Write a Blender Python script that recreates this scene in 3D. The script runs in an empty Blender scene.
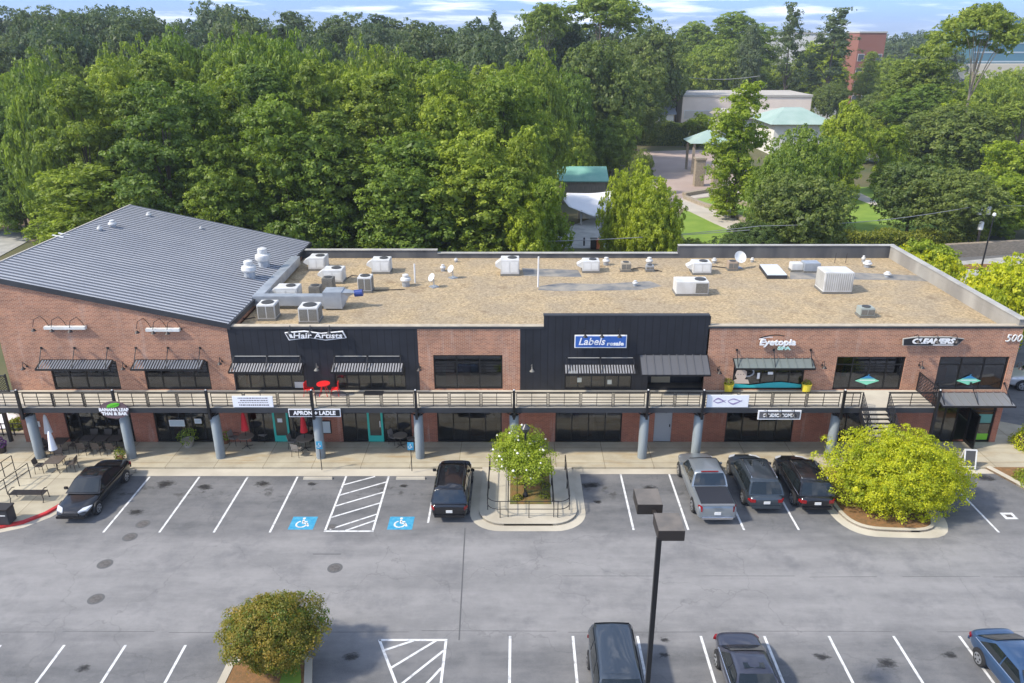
import bpy, bmesh, math, random
import numpy as np
from mathutils import Vector, Matrix
R = math.radians
PI = math.pi
# ------------------------------------------------------------------ camera, sky, sun, exposure
sc = bpy.context.scene
COL = sc.collection
F, PT, H, CX, CY = 774.7, R(21.59), 22.7, 518.0, 341.5
cd = bpy.data.cameras.new('camera'); cam = bpy.data.objects.new('camera', cd); COL.objects.link(cam)
cam.location = (0, 0, H); cam.rotation_euler = (R(90) - PT, 0, 0)
cd.sensor_width = 36; cd.lens = 36 * F / 1024; cd.shift_x = -6.0 / 1024
cd.clip_end = 20000; cd.clip_start = 0.3
sc.camera = cam
SUN = Vector((-1.0, -0.36, 1.02)).normalized()
sl = bpy.data.lights.new('sun', 'SUN'); sl.energy = 3.0; sl.angle = R(3.5); sl.color = (1, .92, .79)
so = bpy.data.objects.new('sun', sl); COL.objects.link(so); so.rotation_euler = SUN.to_track_quat('Z', 'Y').to_euler()
w = bpy.data.worlds.new('World'); sc.world = w; w.use_nodes = True
nt = w.node_tree; N = nt.nodes; Lk = nt.links; N.clear()
sky = N.new('ShaderNodeTexSky'); sky.sky_type = 'NISHITA'; sky.sun_disc = False
sky.sun_elevation = math.asin(SUN.z); sky.sun_rotation = math.atan2(SUN.x, SUN.y)
sky.air_density = 1.0; sky.dust_density = .6; sky.ozone_density = 2.0
tc = N.new('ShaderNodeTexCoord'); mp = N.new('ShaderNodeMapping'); mp.inputs['Scale'].default_value = (2.2, 2.2, 22)
ns = N.new('ShaderNodeTexNoise'); ns.inputs['Scale'].default_value = 2.1; ns.inputs['Detail'].default_value = 8; ns.inputs['Roughness'].default_value = .58
rp = N.new('ShaderNodeValToRGB'); rp.color_ramp.elements[0].position = .50; rp.color_ramp.elements[1].position = .66
mx = N.new('ShaderNodeMixRGB'); mx.inputs[2].default_value = (7.6, 7.8, 8.6, 1)
hs = N.new('ShaderNodeMixRGB'); hs.blend_type = 'MULTIPLY'; hs.inputs[2].default_value = (.22, .40, .98, 1)
bg = N.new('ShaderNodeBackground'); bg.inputs[1].default_value = 0.15; ow = N.new('ShaderNodeOutputWorld')
Lk.new(tc.outputs['Generated'], mp.inputs[0]); Lk.new(mp.outputs[0], ns.inputs[0]); Lk.new(ns.outputs[0], rp.inputs[0])
sx_ = N.new('ShaderNodeSeparateXYZ'); Lk.new(tc.outputs['Generated'], sx_.inputs[0]); mr_ = N.new('ShaderNodeMapRange'); mr_.inputs[1].default_value = .0; mr_.inputs[2].default_value = .35; mr_.inputs[3].default_value = 1; mr_.inputs[4].default_value = 0; Lk.new(sx_.outputs[2], mr_.inputs[0]); Lk.new(mr_.outputs[0], hs.inputs[0])
Lk.new(sky.outputs[0], hs.inputs[1]); Lk.new(hs.outputs[0], mx.inputs[1]); Lk.new(rp.outputs[0], mx.inputs[0]); Lk.new(mx.outputs[0], bg.inputs[0]); Lk.new(bg.outputs[0], ow.inputs[0])
sc.view_settings.view_transform = 'Standard'; sc.view_settings.look = 'None'; sc.view_settings.exposure = 0.84; sc.view_settings.gamma = 1
sc.cycles.use_denoising = True
sc.cycles.max_bounces = 5; sc.cycles.transparent_max_bounces = 8; sc.cycles.diffuse_bounces = 3; sc.cycles.glossy_bounces = 2
sc.cycles.volume_bounces = 0
# ------------------------------------------------------------------ measuring: a sight line met with a level or an upright plane
_s, _c = math.sin(PT), math.cos(PT)
def ray(x, y):
    a = (x - CX) / F; b = (y - CY) / F
    return (a, _c - b * _s, -_s - b * _c)
def G(x, y, z=0.0):
    r = ray(x, y); t = (z - H) / r[2]; return Vector((r[0] * t, r[1] * t, z))
def V(x, y, Y):
    r = ray(x, y); t = Y / r[1]; return Vector((r[0] * t, Y, H + r[2] * t))
# ------------------------------------------------------------------ materials
def newmat(name):
    m = bpy.data.materials.new(name); m.use_nodes = True; n = m.node_tree.nodes; n.clear()
    o = n.new('ShaderNodeOutputMaterial'); p = n.new('ShaderNodeBsdfPrincipled')
    m.node_tree.links.new(p.outputs[0], o.inputs[0]); return m, n, m.node_tree.links, p, o
def rgb(c): return (c[0], c[1], c[2], 1)
def mat(name, c, rough=.7, metal=0, c2=None, scale=3, detail=5, lo=.35, hi=.65, bump=0, bscale=None, coat=0, spec=.5, stretch=None, emit=None, estr=0):
    m, n, l, p, o = newmat(name)
    p.inputs['Roughness'].default_value = rough; p.inputs['Metallic'].default_value = metal
    p.inputs['Coat Weight'].default_value = coat; p.inputs['Specular IOR Level'].default_value = spec
    p.inputs['Base Color'].default_value = rgb(c)
    t = n.new('ShaderNodeTexCoord'); mpn = n.new('ShaderNodeMapping')
    if stretch: mpn.inputs['Scale'].default_value = stretch
    l.new(t.outputs['Object'], mpn.inputs[0])
    if c2:
        q = n.new('ShaderNodeTexNoise'); q.inputs['Scale'].default_value = scale; q.inputs['Detail'].default_value = detail
        r = n.new('ShaderNodeValToRGB'); r.color_ramp.elements[0].position = lo; r.color_ramp.elements[1].position = hi
        r.color_ramp.elements[0].color = rgb(c); r.color_ramp.elements[1].color = rgb(c2)
        l.new(mpn.outputs[0], q.inputs[0]); l.new(q.outputs[0], r.inputs[0]); l.new(r.outputs[0], p.inputs['Base Color'])
    if bump:
        q = n.new('ShaderNodeTexNoise'); q.inputs['Scale'].default_value = bscale or scale * 4; q.inputs['Detail'].default_value = 3
        b = n.new('ShaderNodeBump'); b.inputs['Strength'].default_value = bump; b.inputs['Distance'].default_value = .05
        l.new(mpn.outputs[0], q.inputs[0]); l.new(q.outputs[0], b.inputs['Height']); l.new(b.outputs[0], p.inputs['Normal'])
    if emit:
        p.inputs['Emission Color'].default_value = rgb(emit); p.inputs['Emission Strength'].default_value = estr
    return m
def mathn(n, l, op, a, b=None, clamp=False):
    k = n.new('ShaderNodeMath'); k.operation = op; k.use_clamp = clamp
    for i, v in enumerate((a, b)):
        if v is None: continue
        if isinstance(v, (int, float)): k.inputs[i].default_value = v
        else: l.new(v, k.inputs[i])
    return k.outputs[0]
def mixc(n, l, f, a, b, mode='MIX'):
    k = n.new('ShaderNodeMixRGB'); k.blend_type = mode
    for i, v in enumerate((f, a, b)):
        if isinstance(v, (int, float)): k.inputs[i].default_value = v
        elif isinstance(v, tuple): k.inputs[i].default_value = rgb(v)
        else: l.new(v, k.inputs[i])
    return k.outputs[0]
def noise(n, l, vec, scale, detail=4, rough=.5, lo=None, hi=None):
    q = n.new('ShaderNodeTexNoise'); q.inputs['Scale'].default_value = scale; q.inputs['Detail'].default_value = detail; q.inputs['Roughness'].default_value = rough
    l.new(vec, q.inputs[0])
    if lo is None: return q.outputs[0]
    r = n.new('ShaderNodeMapRange'); r.inputs[1].default_value = lo; r.inputs[2].default_value = hi; l.new(q.outputs[0], r.inputs[0]); return r.outputs[0]
def brickmat(name, a, b, mortar):
    m, n, l, p, o = newmat(name); p.inputs['Roughness'].default_value = .85
    t = n.new('ShaderNodeTexCoord'); sp = n.new('ShaderNodeSeparateXYZ'); l.new(t.outputs['Object'], sp.inputs[0])
    cb = n.new('ShaderNodeCombineXYZ'); l.new(mathn(n, l, 'ADD', sp.outputs[0], sp.outputs[1]), cb.inputs[0]); l.new(sp.outputs[2], cb.inputs[1])
    br = n.new('ShaderNodeTexBrick'); br.inputs['Scale'].default_value = 1; br.inputs['Brick Width'].default_value = .23; br.inputs['Row Height'].default_value = .08
    br.inputs['Mortar Size'].default_value = .009; br.inputs['Color1'].default_value = rgb(a); br.inputs['Color2'].default_value = rgb(b); br.inputs['Mortar'].default_value = rgb(mortar)
    br.inputs['Bias'].default_value = 0
    l.new(cb.outputs[0], br.inputs[0])
    nz = noise(n, l, t.outputs['Object'], .7, 5, .6, .3, .7)
    c = mixc(n, l, nz, (.78, .78, .78), (1.2, 1.17, 1.12)); c = mixc(n, l, 1, br.outputs[0], c, 'MULTIPLY')
    mp2 = n.new('ShaderNodeMapping'); mp2.inputs['Scale'].default_value = (2.5, 2.5, .35); l.new(t.outputs['Object'], mp2.inputs[0])
    st = noise(n, l, mp2.outputs[0], 1.2, 4, .6, .56, .75)
    c = mixc(n, l, mathn(n, l, 'MULTIPLY', st, .30), c, (.55, .45, .38))
    l.new(c, p.inputs['Base Color']); return m
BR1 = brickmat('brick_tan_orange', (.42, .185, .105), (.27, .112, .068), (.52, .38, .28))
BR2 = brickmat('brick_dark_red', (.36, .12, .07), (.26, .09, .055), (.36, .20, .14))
def sidingmat(name, c):
    m, n, l, p, o = newmat(name); p.inputs['Roughness'].default_value = .45; p.inputs['Metallic'].default_value = .2
    t = n.new('ShaderNodeTexCoord'); sp = n.new('ShaderNodeSeparateXYZ'); l.new(t.outputs['Object'], sp.inputs[0])
    fr = mathn(n, l, 'FRACT', mathn(n, l, 'MULTIPLY', sp.outputs[0], 1 / .42)); ed = mathn(n, l, 'LESS_THAN', fr, .10)
    nz = noise(n, l, t.outputs['Object'], .9, 5, .6, .3, .7)
    cc = mixc(n, l, nz, tuple(v * .85 for v in c), tuple(v * 1.25 for v in c)); cc = mixc(n, l, ed, cc, tuple(v * .62 for v in c))
    l.new(cc, p.inputs['Base Color'])
    bb = n.new('ShaderNodeBump'); bb.inputs['Distance'].default_value = .03; bb.inputs['Strength'].default_value = .6; l.new(ed, bb.inputs['Height']); bb.invert = True; l.new(bb.outputs[0], p.inputs['Normal'])
    return m
SID = sidingmat('black_metal_siding', (.020, .022, .029))
CONC = mat('concrete_grey_light', (.40, .36, .285), .9, c2=(.51, .465, .375), scale=.6, bump=.15, bscale=12)
CONC2 = mat('concrete_grey', (.30, .30, .28), .9, c2=(.42, .41, .38), scale=.8)
COPE = mat('coping_grey_metal', (.42, .41, .37), .7, c2=(.30, .29, .27), scale=.8)
COPD = mat('coping_dark_metal', (.024, .026, .031), .6, c2=(.036, .039, .045), scale=.5)
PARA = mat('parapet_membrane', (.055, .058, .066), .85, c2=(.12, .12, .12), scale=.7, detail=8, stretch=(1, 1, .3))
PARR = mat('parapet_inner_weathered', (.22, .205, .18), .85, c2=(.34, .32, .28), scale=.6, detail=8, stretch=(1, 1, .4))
BLK = mat('black_steel', (.018, .018, .020), .45, .3)
BRZ = mat('bronze_steel', (.038, .032, .030), .5, .3)
BRZT = mat('bronze_pale_top', (.16, .14, .12), .8, c2=(.11, .10, .09), scale=2.5)  # paler bronze tone for the top plates of the lamp heads
def glassmat(name, tint, refl=.10):
    m, n, l, p, o = newmat(name); n.remove(p); tr = n.new('ShaderNodeBsdfTransparent'); tr.inputs[0].default_value = rgb(tint); g = n.new('ShaderNodeBsdfGlossy'); g.inputs['Roughness'].default_value = .03; g.inputs['Color'].default_value = (.85, .9, 1, 1)
    t = n.new('ShaderNodeTexCoord'); b = n.new('ShaderNodeBump'); b.inputs['Strength'].default_value = .12; b.inputs['Distance'].default_value = .05; l.new(noise(n, l, t.outputs['Object'], .8, 2), b.inputs['Height']); l.new(b.outputs[0], g.inputs['Normal'])
    f = n.new('ShaderNodeFresnel'); f.inputs[0].default_value = 1.5; mr = n.new('ShaderNodeMapRange'); mr.inputs[3].default_value = refl; l.new(f.outputs[0], mr.inputs[0]); mr.inputs[1].default_value = 0; mr.inputs[2].default_value = 1; mr.inputs[4].default_value = 1
    ms = n.new('ShaderNodeMixShader'); l.new(mr.outputs[0], ms.inputs[0]); l.new(tr.outputs[0], ms.inputs[1]); l.new(g.outputs[0], ms.inputs[2]); l.new(ms.outputs[0], o.inputs[0]); return m
GLS = glassmat('dark_window_glass', (.46, .47, .49), .04)
GLS2 = glassmat('shop_glass_warm', (.66, .63, .56), .04)
FRM = mat('black_window_frame', (.013, .013, .014), .4, .2)
WHT = mat('white_paint', (.74, .74, .72), .6, c2=(.64, .64, .61), scale=1.5)
HV = mat('hvac_white_steel', (.66, .66, .64), .5, .1, c2=(.52, .51, .48), scale=1.2)
HVG = mat('hvac_grille_grey', (.20, .19, .165), .6, c2=(.13, .125, .11), scale=20)
GAL = mat('galvanised_duct', (.46, .49, .52), .45, .5, c2=(.34, .37, .41), scale=1.4)
FAN = mat('fan_dark', (.045, .045, .045), .6)
TEAL = mat('teal_door_paint', (.03, .42, .33), .5)
RED = mat('red_powder_coat', (.70, .02, .02), .4)
REDF = mat('red_umbrella_cloth', (.62, .02, .03), .8)
WF = mat('white_cloth', (.80, .80, .82), .9)
BEIGE = mat('beige_door', (.42, .34, .22), .8)
GREYD = mat('grey_steel_door', (.38, .39, .40), .6)
PILL = mat('pillar_paint_bluegrey', (.26, .295, .31), .8, c2=(.19, .215, .23), scale=1.5, stretch=(1, 1, .4))
YEL = mat('yellow_glaze', (.62, .52, .04), .5)
POTT = mat('terracotta_brown', (.20, .09, .045), .8)
REDC = mat('red_kerb_paint', (.55, .02, .03), .6, c2=(.40, .03, .03), scale=3)
PNT = mat('white_road_paint', (.66, .66, .65), .8, c2=(.34, .34, .34), scale=4.5, detail=9, lo=.50, hi=.72)
BLU = mat('blue_access_paint', (.02, .24, .42), .8, c2=(.07, .32, .47), scale=5)
IRON = mat('manhole_iron', (.13, .12, .115), .8, c2=(.075, .07, .065), scale=8)
CRK = mat('tar_crack_sealant', (.10, .10, .10), .8)
MULCH = mat('pine_straw_mulch', (.26, .13, .05), .95, c2=(.17, .10, .04), scale=6, bump=.6, bscale=25)
GRASS = mat('lawn_grass', (.14, .235, .022), .95, c2=(.20, .29, .035), scale=.4, detail=8)
BARK = mat('tree_bark', (.11, .085, .065), .95, c2=(.06, .045, .035), scale=5)
BARKL = mat('pale_tree_bark', (.26, .22, .17), .95, c2=(.16, .13, .10), scale=4)
STONE = mat('stacked_stone', (.36, .30, .22), .9, c2=(.24, .20, .15), scale=4)
RWALL = mat('retaining_block', (.22, .18, .13), .9, c2=(.33, .27, .20), scale=3, stretch=(1, 1, 4))
PATH = mat('pale_path', (.50, .45, .38), .9, c2=(.42, .38, .32), scale=.5)
PLAZA = mat('pinkish_plaza', (.34, .26, .22), .9, c2=(.42, .33, .28), scale=.12, detail=8)
FARBL = mat('far_brick', (.26, .11, .08), .9); FARW = mat('far_white_wall', (.74, .72, .67), .9, c2=(.66, .64, .60), scale=.2)
FARP = mat('far_stucco_pinkish', (.78, .66, .56), .9, c2=(.70, .59, .50), scale=.2)
GRNR = mat('green_metal_roof', (.15, .36, .28), .6, c2=(.20, .40, .32), scale=.6)
GRNP = mat('pale_green_metal_roof', (.27, .38, .33), .6, c2=(.34, .44, .39), scale=.3)
WOOD = mat('weathered_boards', (.30, .25, .20), .9, c2=(.20, .17, .135), scale=2, stretch=(6, 6, .5))
FGL = mat('far_blue_glass', (.09, .20, .26), .15, .2)
PALER = mat('pale_roofing', (.44, .41, .36), .9, c2=(.40, .37, .33), scale=.15)
RUB = mat('tyre_rubber', (.018, .018, .018), .8)
RIM = mat('alloy_rim', (.55, .56, .57), .3, .8)
CGL = mat('car_glass', (.012, .016, .018), .04, 0, spec=.8)
PLK = mat('black_plastic', (.02, .02, .022), .6)
LHD = mat('headlamp_lens', (.62, .64, .66), .12, .2)
LTL = mat('tail_lamp_lens', (.22, .008, .010), .2)
CHR = mat('chrome', (.7, .7, .72), .15, 1)
ORG = mat('orange_plastic', (.6, .16, .04), .6)
# asphalt with worn drive aisle and oil marks
def asphalt():
    m, n, l, p, o = newmat('asphalt'); p.inputs['Roughness'].default_value = .88
    t = n.new('ShaderNodeTexCoord'); sp = n.new('ShaderNodeSeparateXYZ'); l.new(t.outputs['Object'], sp.inputs[0])
    y = sp.outputs[1]
    wob = mathn(n, l, 'MULTIPLY', noise(n, l, t.outputs['Object'], .16, 5, .6), 5.0)
    d = mathn(n, l, 'ABSOLUTE', mathn(n, l, 'SUBTRACT', mathn(n, l, 'ADD', y, wob), 30.6))
    r = n.new('ShaderNodeMapRange'); r.inputs[1].default_value = 2.6; r.inputs[2].default_value = 4.6; r.inputs[3].default_value = 1; r.inputs[4].default_value = 0; l.new(d, r.inputs[0])
    mps = n.new('ShaderNodeMapping'); mps.inputs['Scale'].default_value = (.30, 1.25, 1); l.new(t.outputs['Object'], mps.inputs[0])
    n1 = noise(n, l, mps.outputs[0], .55, 8, .68, .36, .64)
    n2 = noise(n, l, t.outputs['Object'], 1.3, 8, .75, .36, .64)
    n3 = noise(n, l, t.outputs['Object'], 28, 2, .6, .25, .75)
    a = mathn(n, l, 'ADD', mathn(n, l, 'MULTIPLY', r.outputs[0], .50), mathn(n, l, 'MULTIPLY', n1, .42))
    a = mathn(n, l, 'ADD', a, mathn(n, l, 'MULTIPLY', n2, .20)); 
    c = mixc(n, l, a, (.056, .059, .063), (.245, .237, .232))
    c = mixc(n, l, mathn(n, l, 'MULTIPLY', n3, .30), c, (.28, .275, .27))
    pt_ = noise(n, l, t.outputs['Object'], .42, 7, .7, .52, .70); c = mixc(n, l, mathn(n, l, 'MULTIPLY', pt_, .45), c, (.080, .083, .092))
    # oil marks where engines stand
    st = noise(n, l, t.outputs['Object'], 1.15, 6, .66, .55, .66)
    by = n.new('ShaderNodeMapRange'); by.inputs[1].default_value = 0; by.inputs[2].default_value = 1.2; by.inputs[3].default_value = 1; by.inputs[4].default_value = 0
    l.new(mathn(n, l, 'ABSOLUTE', mathn(n, l, 'SUBTRACT', y, 35.6)), by.inputs[0])
    c = mixc(n, l, mathn(n, l, 'MULTIPLY', mathn(n, l, 'MULTIPLY', st, by.outputs[0]), .9), c, (.035, .033, .03))
    vo = n.new('ShaderNodeTexVoronoi'); vo.feature = 'DISTANCE_TO_EDGE'; vo.inputs['Scale'].default_value = .16
    wv = n.new('ShaderNodeVectorMath'); wv.operation = 'ADD'; nn = n.new('ShaderNodeTexNoise'); nn.inputs['Scale'].default_value = .7; nn.inputs['Detail'].default_value = 6
    l.new(t.outputs['Object'], nn.inputs[0]); vs = n.new('ShaderNodeVectorMath'); vs.operation = 'SCALE'; vs.inputs[3].default_value = 2.4; l.new(nn.outputs['Color'], vs.inputs[0])
    l.new(t.outputs['Object'], wv.inputs[0]); l.new(vs.outputs[0], wv.inputs[1]); l.new(wv.outputs[0], vo.inputs[0])
    ck = mathn(n, l, 'LESS_THAN', vo.outputs[0], .0035); c = mixc(n, l, mathn(n, l, 'MULTIPLY', ck, .22), c, (.05, .05, .05))
    l.new(c, p.inputs['Base Color'])
    b = n.new('ShaderNodeBump'); b.inputs['Strength'].default_value = .25; b.inputs['Distance'].default_value = .01; l.new(n3, b.inputs['Height']); l.new(b.outputs[0], p.inputs['Normal'])
    return m
ASPH = asphalt()
def walkmat():
    m, n, l, p, o = newmat('pavement_concrete'); p.inputs['Roughness'].default_value = .9
    t = n.new('ShaderNodeTexCoord')
    br = n.new('ShaderNodeTexBrick'); br.offset = 0; br.inputs['Scale'].default_value = 1; br.inputs['Brick Width'].default_value = 2.75; br.inputs['Row Height'].default_value = 1.7
    br.inputs['Mortar Size'].default_value = .022; br.inputs['Color1'].default_value = rgb((1, 1, 1)); br.inputs['Color2'].default_value = rgb((.86, .86, .87)); br.inputs['Mortar'].default_value = rgb((.55, .53, .50))
    mpp = n.new('ShaderNodeMapping'); mpp.inputs['Location'].default_value = (.6, .73, 0); l.new(t.outputs['Object'], mpp.inputs[0]); l.new(mpp.outputs[0], br.inputs[0])
    sp = n.new('ShaderNodeSeparateXYZ'); l.new(t.outputs['Object'], sp.inputs[0])
    nz = noise(n, l, t.outputs['Object'], .8, 7, .6, .3, .7)
    c = mixc(n, l, nz, (.37, .325, .235), (.51, .46, .34))
    mps = n.new('ShaderNodeMapping'); mps.inputs['Scale'].default_value = (.25, 1.4, 1); l.new(t.outputs['Object'], mps.inputs[0])
    s2 = noise(n, l, mps.outputs[0], 1.1, 6, .65, .50, .68)
    gb = n.new('ShaderNodeMapRange'); gb.inputs[1].default_value = .2; gb.inputs[2].default_value = 1.3; gb.inputs[3].default_value = 1; gb.inputs[4].default_value = .05
    l.new(mathn(n, l, 'ABSOLUTE', mathn(n, l, 'SUBTRACT', sp.outputs[1], 38.9)), gb.inputs[0])
    c = mixc(n, l, mathn(n, l, 'MULTIPLY', mathn(n, l, 'MULTIPLY', s2, gb.outputs[0]), .7), c, (.34, .22, .085))
    c = mixc(n, l, 1, c, br.outputs[0], 'MULTIPLY'); l.new(c, p.inputs['Base Color']); return m
WALK = walkmat()
def gravelmat():
    m, n, l, p, o = newmat('roof_gravel'); p.inputs['Roughness'].default_value = .95
    t = n.new('ShaderNodeTexCoord')
    a = noise(n, l, t.outputs['Object'], 6.0, 7, .85, .32, .68); b = noise(n, l, t.outputs['Object'], .33, 6, .68, .42, .60)
    c = mixc(n, l, a, (.17, .11, .05), (.80, .62, .37)); c2 = mixc(n, l, a, (.21, .155, .09), (.60, .48, .32)); c = mixc(n, l, b, c2, c)
    s = noise(n, l, t.outputs['Object'], .8, 8, .78, .56, .68); c = mixc(n, l, mathn(n, l, 'MULTIPLY', s, .65), c, (.17, .10, .045))
    l.new(c, p.inputs['Base Color'])
    bb = n.new('ShaderNodeBump'); bb.inputs['Strength'].default_value = .8; bb.inputs['Distance'].default_value = .06; l.new(a, bb.inputs['Height']); l.new(bb.outputs[0], p.inputs['Normal'])
    return m
GRAV = gravelmat()
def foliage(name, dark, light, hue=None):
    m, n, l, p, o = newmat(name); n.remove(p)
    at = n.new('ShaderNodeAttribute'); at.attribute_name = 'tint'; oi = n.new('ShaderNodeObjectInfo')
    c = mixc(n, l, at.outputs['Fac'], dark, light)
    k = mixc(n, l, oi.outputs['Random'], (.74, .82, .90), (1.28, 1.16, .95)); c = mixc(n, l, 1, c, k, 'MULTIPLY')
    d = n.new('ShaderNodeBsdfDiffuse'); tr = n.new('ShaderNodeBsdfTranslucent'); ms = n.new('ShaderNodeMixShader'); ms.inputs[0].default_value = .42
    gl = n.new('ShaderNodeBsdfGlossy'); gl.inputs['Roughness'].default_value = .5; gl.inputs['Color'].default_value = (.6, .6, .6, 1); m2 = n.new('ShaderNodeMixShader'); m2.inputs[0].default_value = .03
    c3 = mixc(n, l, 1, c, (1.15, 1.2, .6), 'MULTIPLY')
    l.new(c, d.inputs[0]); l.new(c3, tr.inputs[0]); l.new(d.outputs[0], ms.inputs[1]); l.new(tr.outputs[0], ms.inputs[2])
    l.new(ms.outputs[0], m2.inputs[1]); l.new(gl.outputs[0], m2.inputs[2]); l.new(m2.outputs[0], o.inputs[0]); return m
FOL_MID = foliage('leaves_mid_green', (.110, .180, .026), (.345, .435, .055))
FOL_DRK = foliage('leaves_dark_green', (.080, .130, .034), (.240, .300, .070))
FOL_PIN = foliage('needles_green', (.105, .170, .032), (.310, .390, .060))
FOL_BRI = foliage('leaves_bright_green', (.150, .225, .018), (.400, .490, .042))
FOL_LIM = foliage('leaves_lime_yellow', (.24, .33, .018), (.66, .66, .028))
FOL_RED = foliage('leaves_green_red_tips', (.080, .155, .022), (.34, .235, .045))
FOL_FAR = foliage('leaves_far_haze_tint', (.065, .110, .055), (.170, .220, .095))  # blue of distance haze mixed into the leaf colour of far trees
FOL_SHR = foliage('leaves_shrub_yellowgreen', (.14, .18, .02), (.32, .34, .045))
# ------------------------------------------------------------------ object helpers
def tag(o, label=None, cat=None, group=None, kind=None):
    if label: o['label'] = label
    if cat: o['category'] = cat
    if group: o['group'] = group
    if kind: o['kind'] = kind
    return o
def empty(name, loc=(0, 0, 0), rz=0, label=None, cat=None, group=None):
    o = bpy.data.objects.new(name, None); COL.objects.link(o); o.location = loc; o.rotation_euler = (0, 0, rz); o.empty_display_size = .3
    return tag(o, label, cat, group)
def copy_tree(o, parent=None):
    kids = [k for k in bpy.data.objects if k.parent == o]
    c = o.copy(); COL.objects.link(c); c.parent = parent
    for k in kids: copy_tree(k, c)
    return c
KIDS = {}
class MB:
    def __init__(s): s.v = []; s.f = []; s.sm = False
    def add(s, vs, fs):
        b = len(s.v); s.v += [tuple(v) for v in vs]; s.f += [tuple(i + b for i in f) for f in fs]; return s
    def box(s, x0, y0, z0, x1, y1, z1, rz=0, piv=None):
        vs = [Vector((x, y, z)) for z in (z0, z1) for y in (y0, y1) for x in (x0, x1)]
        if rz:
            p = Vector(piv or ((x0 + x1) / 2, (y0 + y1) / 2, 0)); m = Matrix.Rotation(rz, 3, 'Z'); vs = [m @ (v - p) + p for v in vs]
        return s.add(vs, [(0, 2, 3, 1), (4, 5, 7, 6), (0, 1, 5, 4), (1, 3, 7, 5), (3, 2, 6, 7), (2, 0, 4, 6)])
    def hexa(s, b, t):
        return s.add(list(b) + list(t), [(3, 2, 1, 0), (4, 5, 6, 7), (0, 1, 5, 4), (1, 2, 6, 5), (2, 3, 7, 6), (3, 0, 4, 7)])
    def prism(s, pts, z0, z1):
        n = len(pts); a = sum(pts[i][0] * pts[(i + 1) % n][1] - pts[(i + 1) % n][0] * pts[i][1] for i in range(n))
        if a < 0: pts = pts[::-1]
        vs = [(p[0], p[1], z0) for p in pts] + [(p[0], p[1], z1) for p in pts]
        return s.add(vs, [tuple(range(n))[::-1], tuple(range(n, 2 * n))] + [(i, (i + 1) % n, (i + 1) % n + n, i + n) for i in range(n)])
    def prismY(s, pts, y0, y1):   # outline in x,z
        n = len(pts); a = sum(pts[i][0] * pts[(i + 1) % n][1] - pts[(i + 1) % n][0] * pts[i][1] for i in range(n))
        if a < 0: pts = pts[::-1]
        vs = [(p[0], y0, p[1]) for p in pts] + [(p[0], y1, p[1]) for p in pts]
        return s.add(vs, [tuple(range(n)), tuple(range(n, 2 * n))[::-1]] + [(i, i + n, (i + 1) % n + n, (i + 1) % n) for i in range(n)])
    def quad(s, a, b, c, d): return s.add([a, b, c, d], [(0, 1, 2, 3)])
    def tube(s, pts, r, n=8, cap=True):
        pts = [Vector(p) for p in pts]; rs = r if isinstance(r, (list, tuple)) else [r] * len(pts); rings = []
        ref = None
        for i, p in enumerate(pts):
            d = (pts[min(i + 1, len(pts) - 1)] - pts[max(i - 1, 0)]).normalized()
            if ref is None or abs(ref.dot(d)) > .95: ref = Vector((0, 0, 1)) if abs(d.z) < .9 else Vector((1, 0, 0))
            u = (ref - d * ref.dot(d)).normalized(); v = d.cross(u); ref = u
            rings.append([p + (u * math.cos(2 * PI * k / n) + v * math.sin(2 * PI * k / n)) * rs[i] for k in range(n)])
        vs = [q for ring in rings for q in ring]; fs = []
        for i in range(len(pts) - 1):
            for k in range(n): fs.append((i * n + k, i * n + (k + 1) % n, (i + 1) * n + (k + 1) % n, (i + 1) * n + k))
        if cap: fs += [tuple(range(n))[::-1], tuple((len(pts) - 1) * n + k for k in range(n))]
        return s.add(vs, fs)
    def lathe(s, prof, n=20, c=(0, 0, 0)):
        vs = []; fs = []
        for (r, z) in prof:
            for k in range(n): vs.append((c[0] + r * math.cos(2 * PI * k / n), c[1] + r * math.sin(2 * PI * k / n), c[2] + z))
        for i in range(len(prof) - 1):
            for k in range(n): fs.append((i * n + k, i * n + (k + 1) % n, (i + 1) * n + (k + 1) % n, (i + 1) * n + k))
        fs += [tuple(range(n))[::-1], tuple((len(prof) - 1) * n + k for k in range(n))]
        return s.add(vs, fs)
    def bar(s, a, b, w, h=None):
        h = h or w; a = Vector(a); b = Vector(b); d = (b - a).normalized()
        u = d.cross(Vector((0, 0, 1))); u = u.normalized() if u.length > .01 else Vector((1, 0, 0)); v = u.cross(d)
        q = [(-1, -1), (1, -1), (1, 1), (-1, 1)]
        return s.hexa([a + u * w / 2 * i + v * h / 2 * j for i, j in q], [b + u * w / 2 * i + v * h / 2 * j for i, j in q])
    def build(s, name, m, parent=None, smooth=False, bevel=0, seg=2):
        me = bpy.data.meshes.new(name); me.from_pydata(s.v, [], s.f); me.update()
        if bevel or True:
            bm = bmesh.new(); bm.from_mesh(me)
            if bevel: bmesh.ops.bevel(bm, geom=bm.edges[:], offset=bevel, segments=seg, affect='EDGES', clamp_overlap=True)
            bmesh.ops.recalc_face_normals(bm, faces=bm.faces[:]) if bevel else None
            bm.to_mesh(me); bm.free()
        me.materials.append(m)
        if smooth:
            me.polygons.foreach_set('use_smooth', [True] * len(me.polygons))
            try: me.set_sharp_from_angle(angle=R(40))
            except Exception: pass
        o = bpy.data.objects.new(name, me); COL.objects.link(o)
        if parent: o.parent = parent
        return o
def struct(name, mb, m, **k):
    o = mb.build(name, m, **k); o['kind'] = 'structure'; return o
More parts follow.
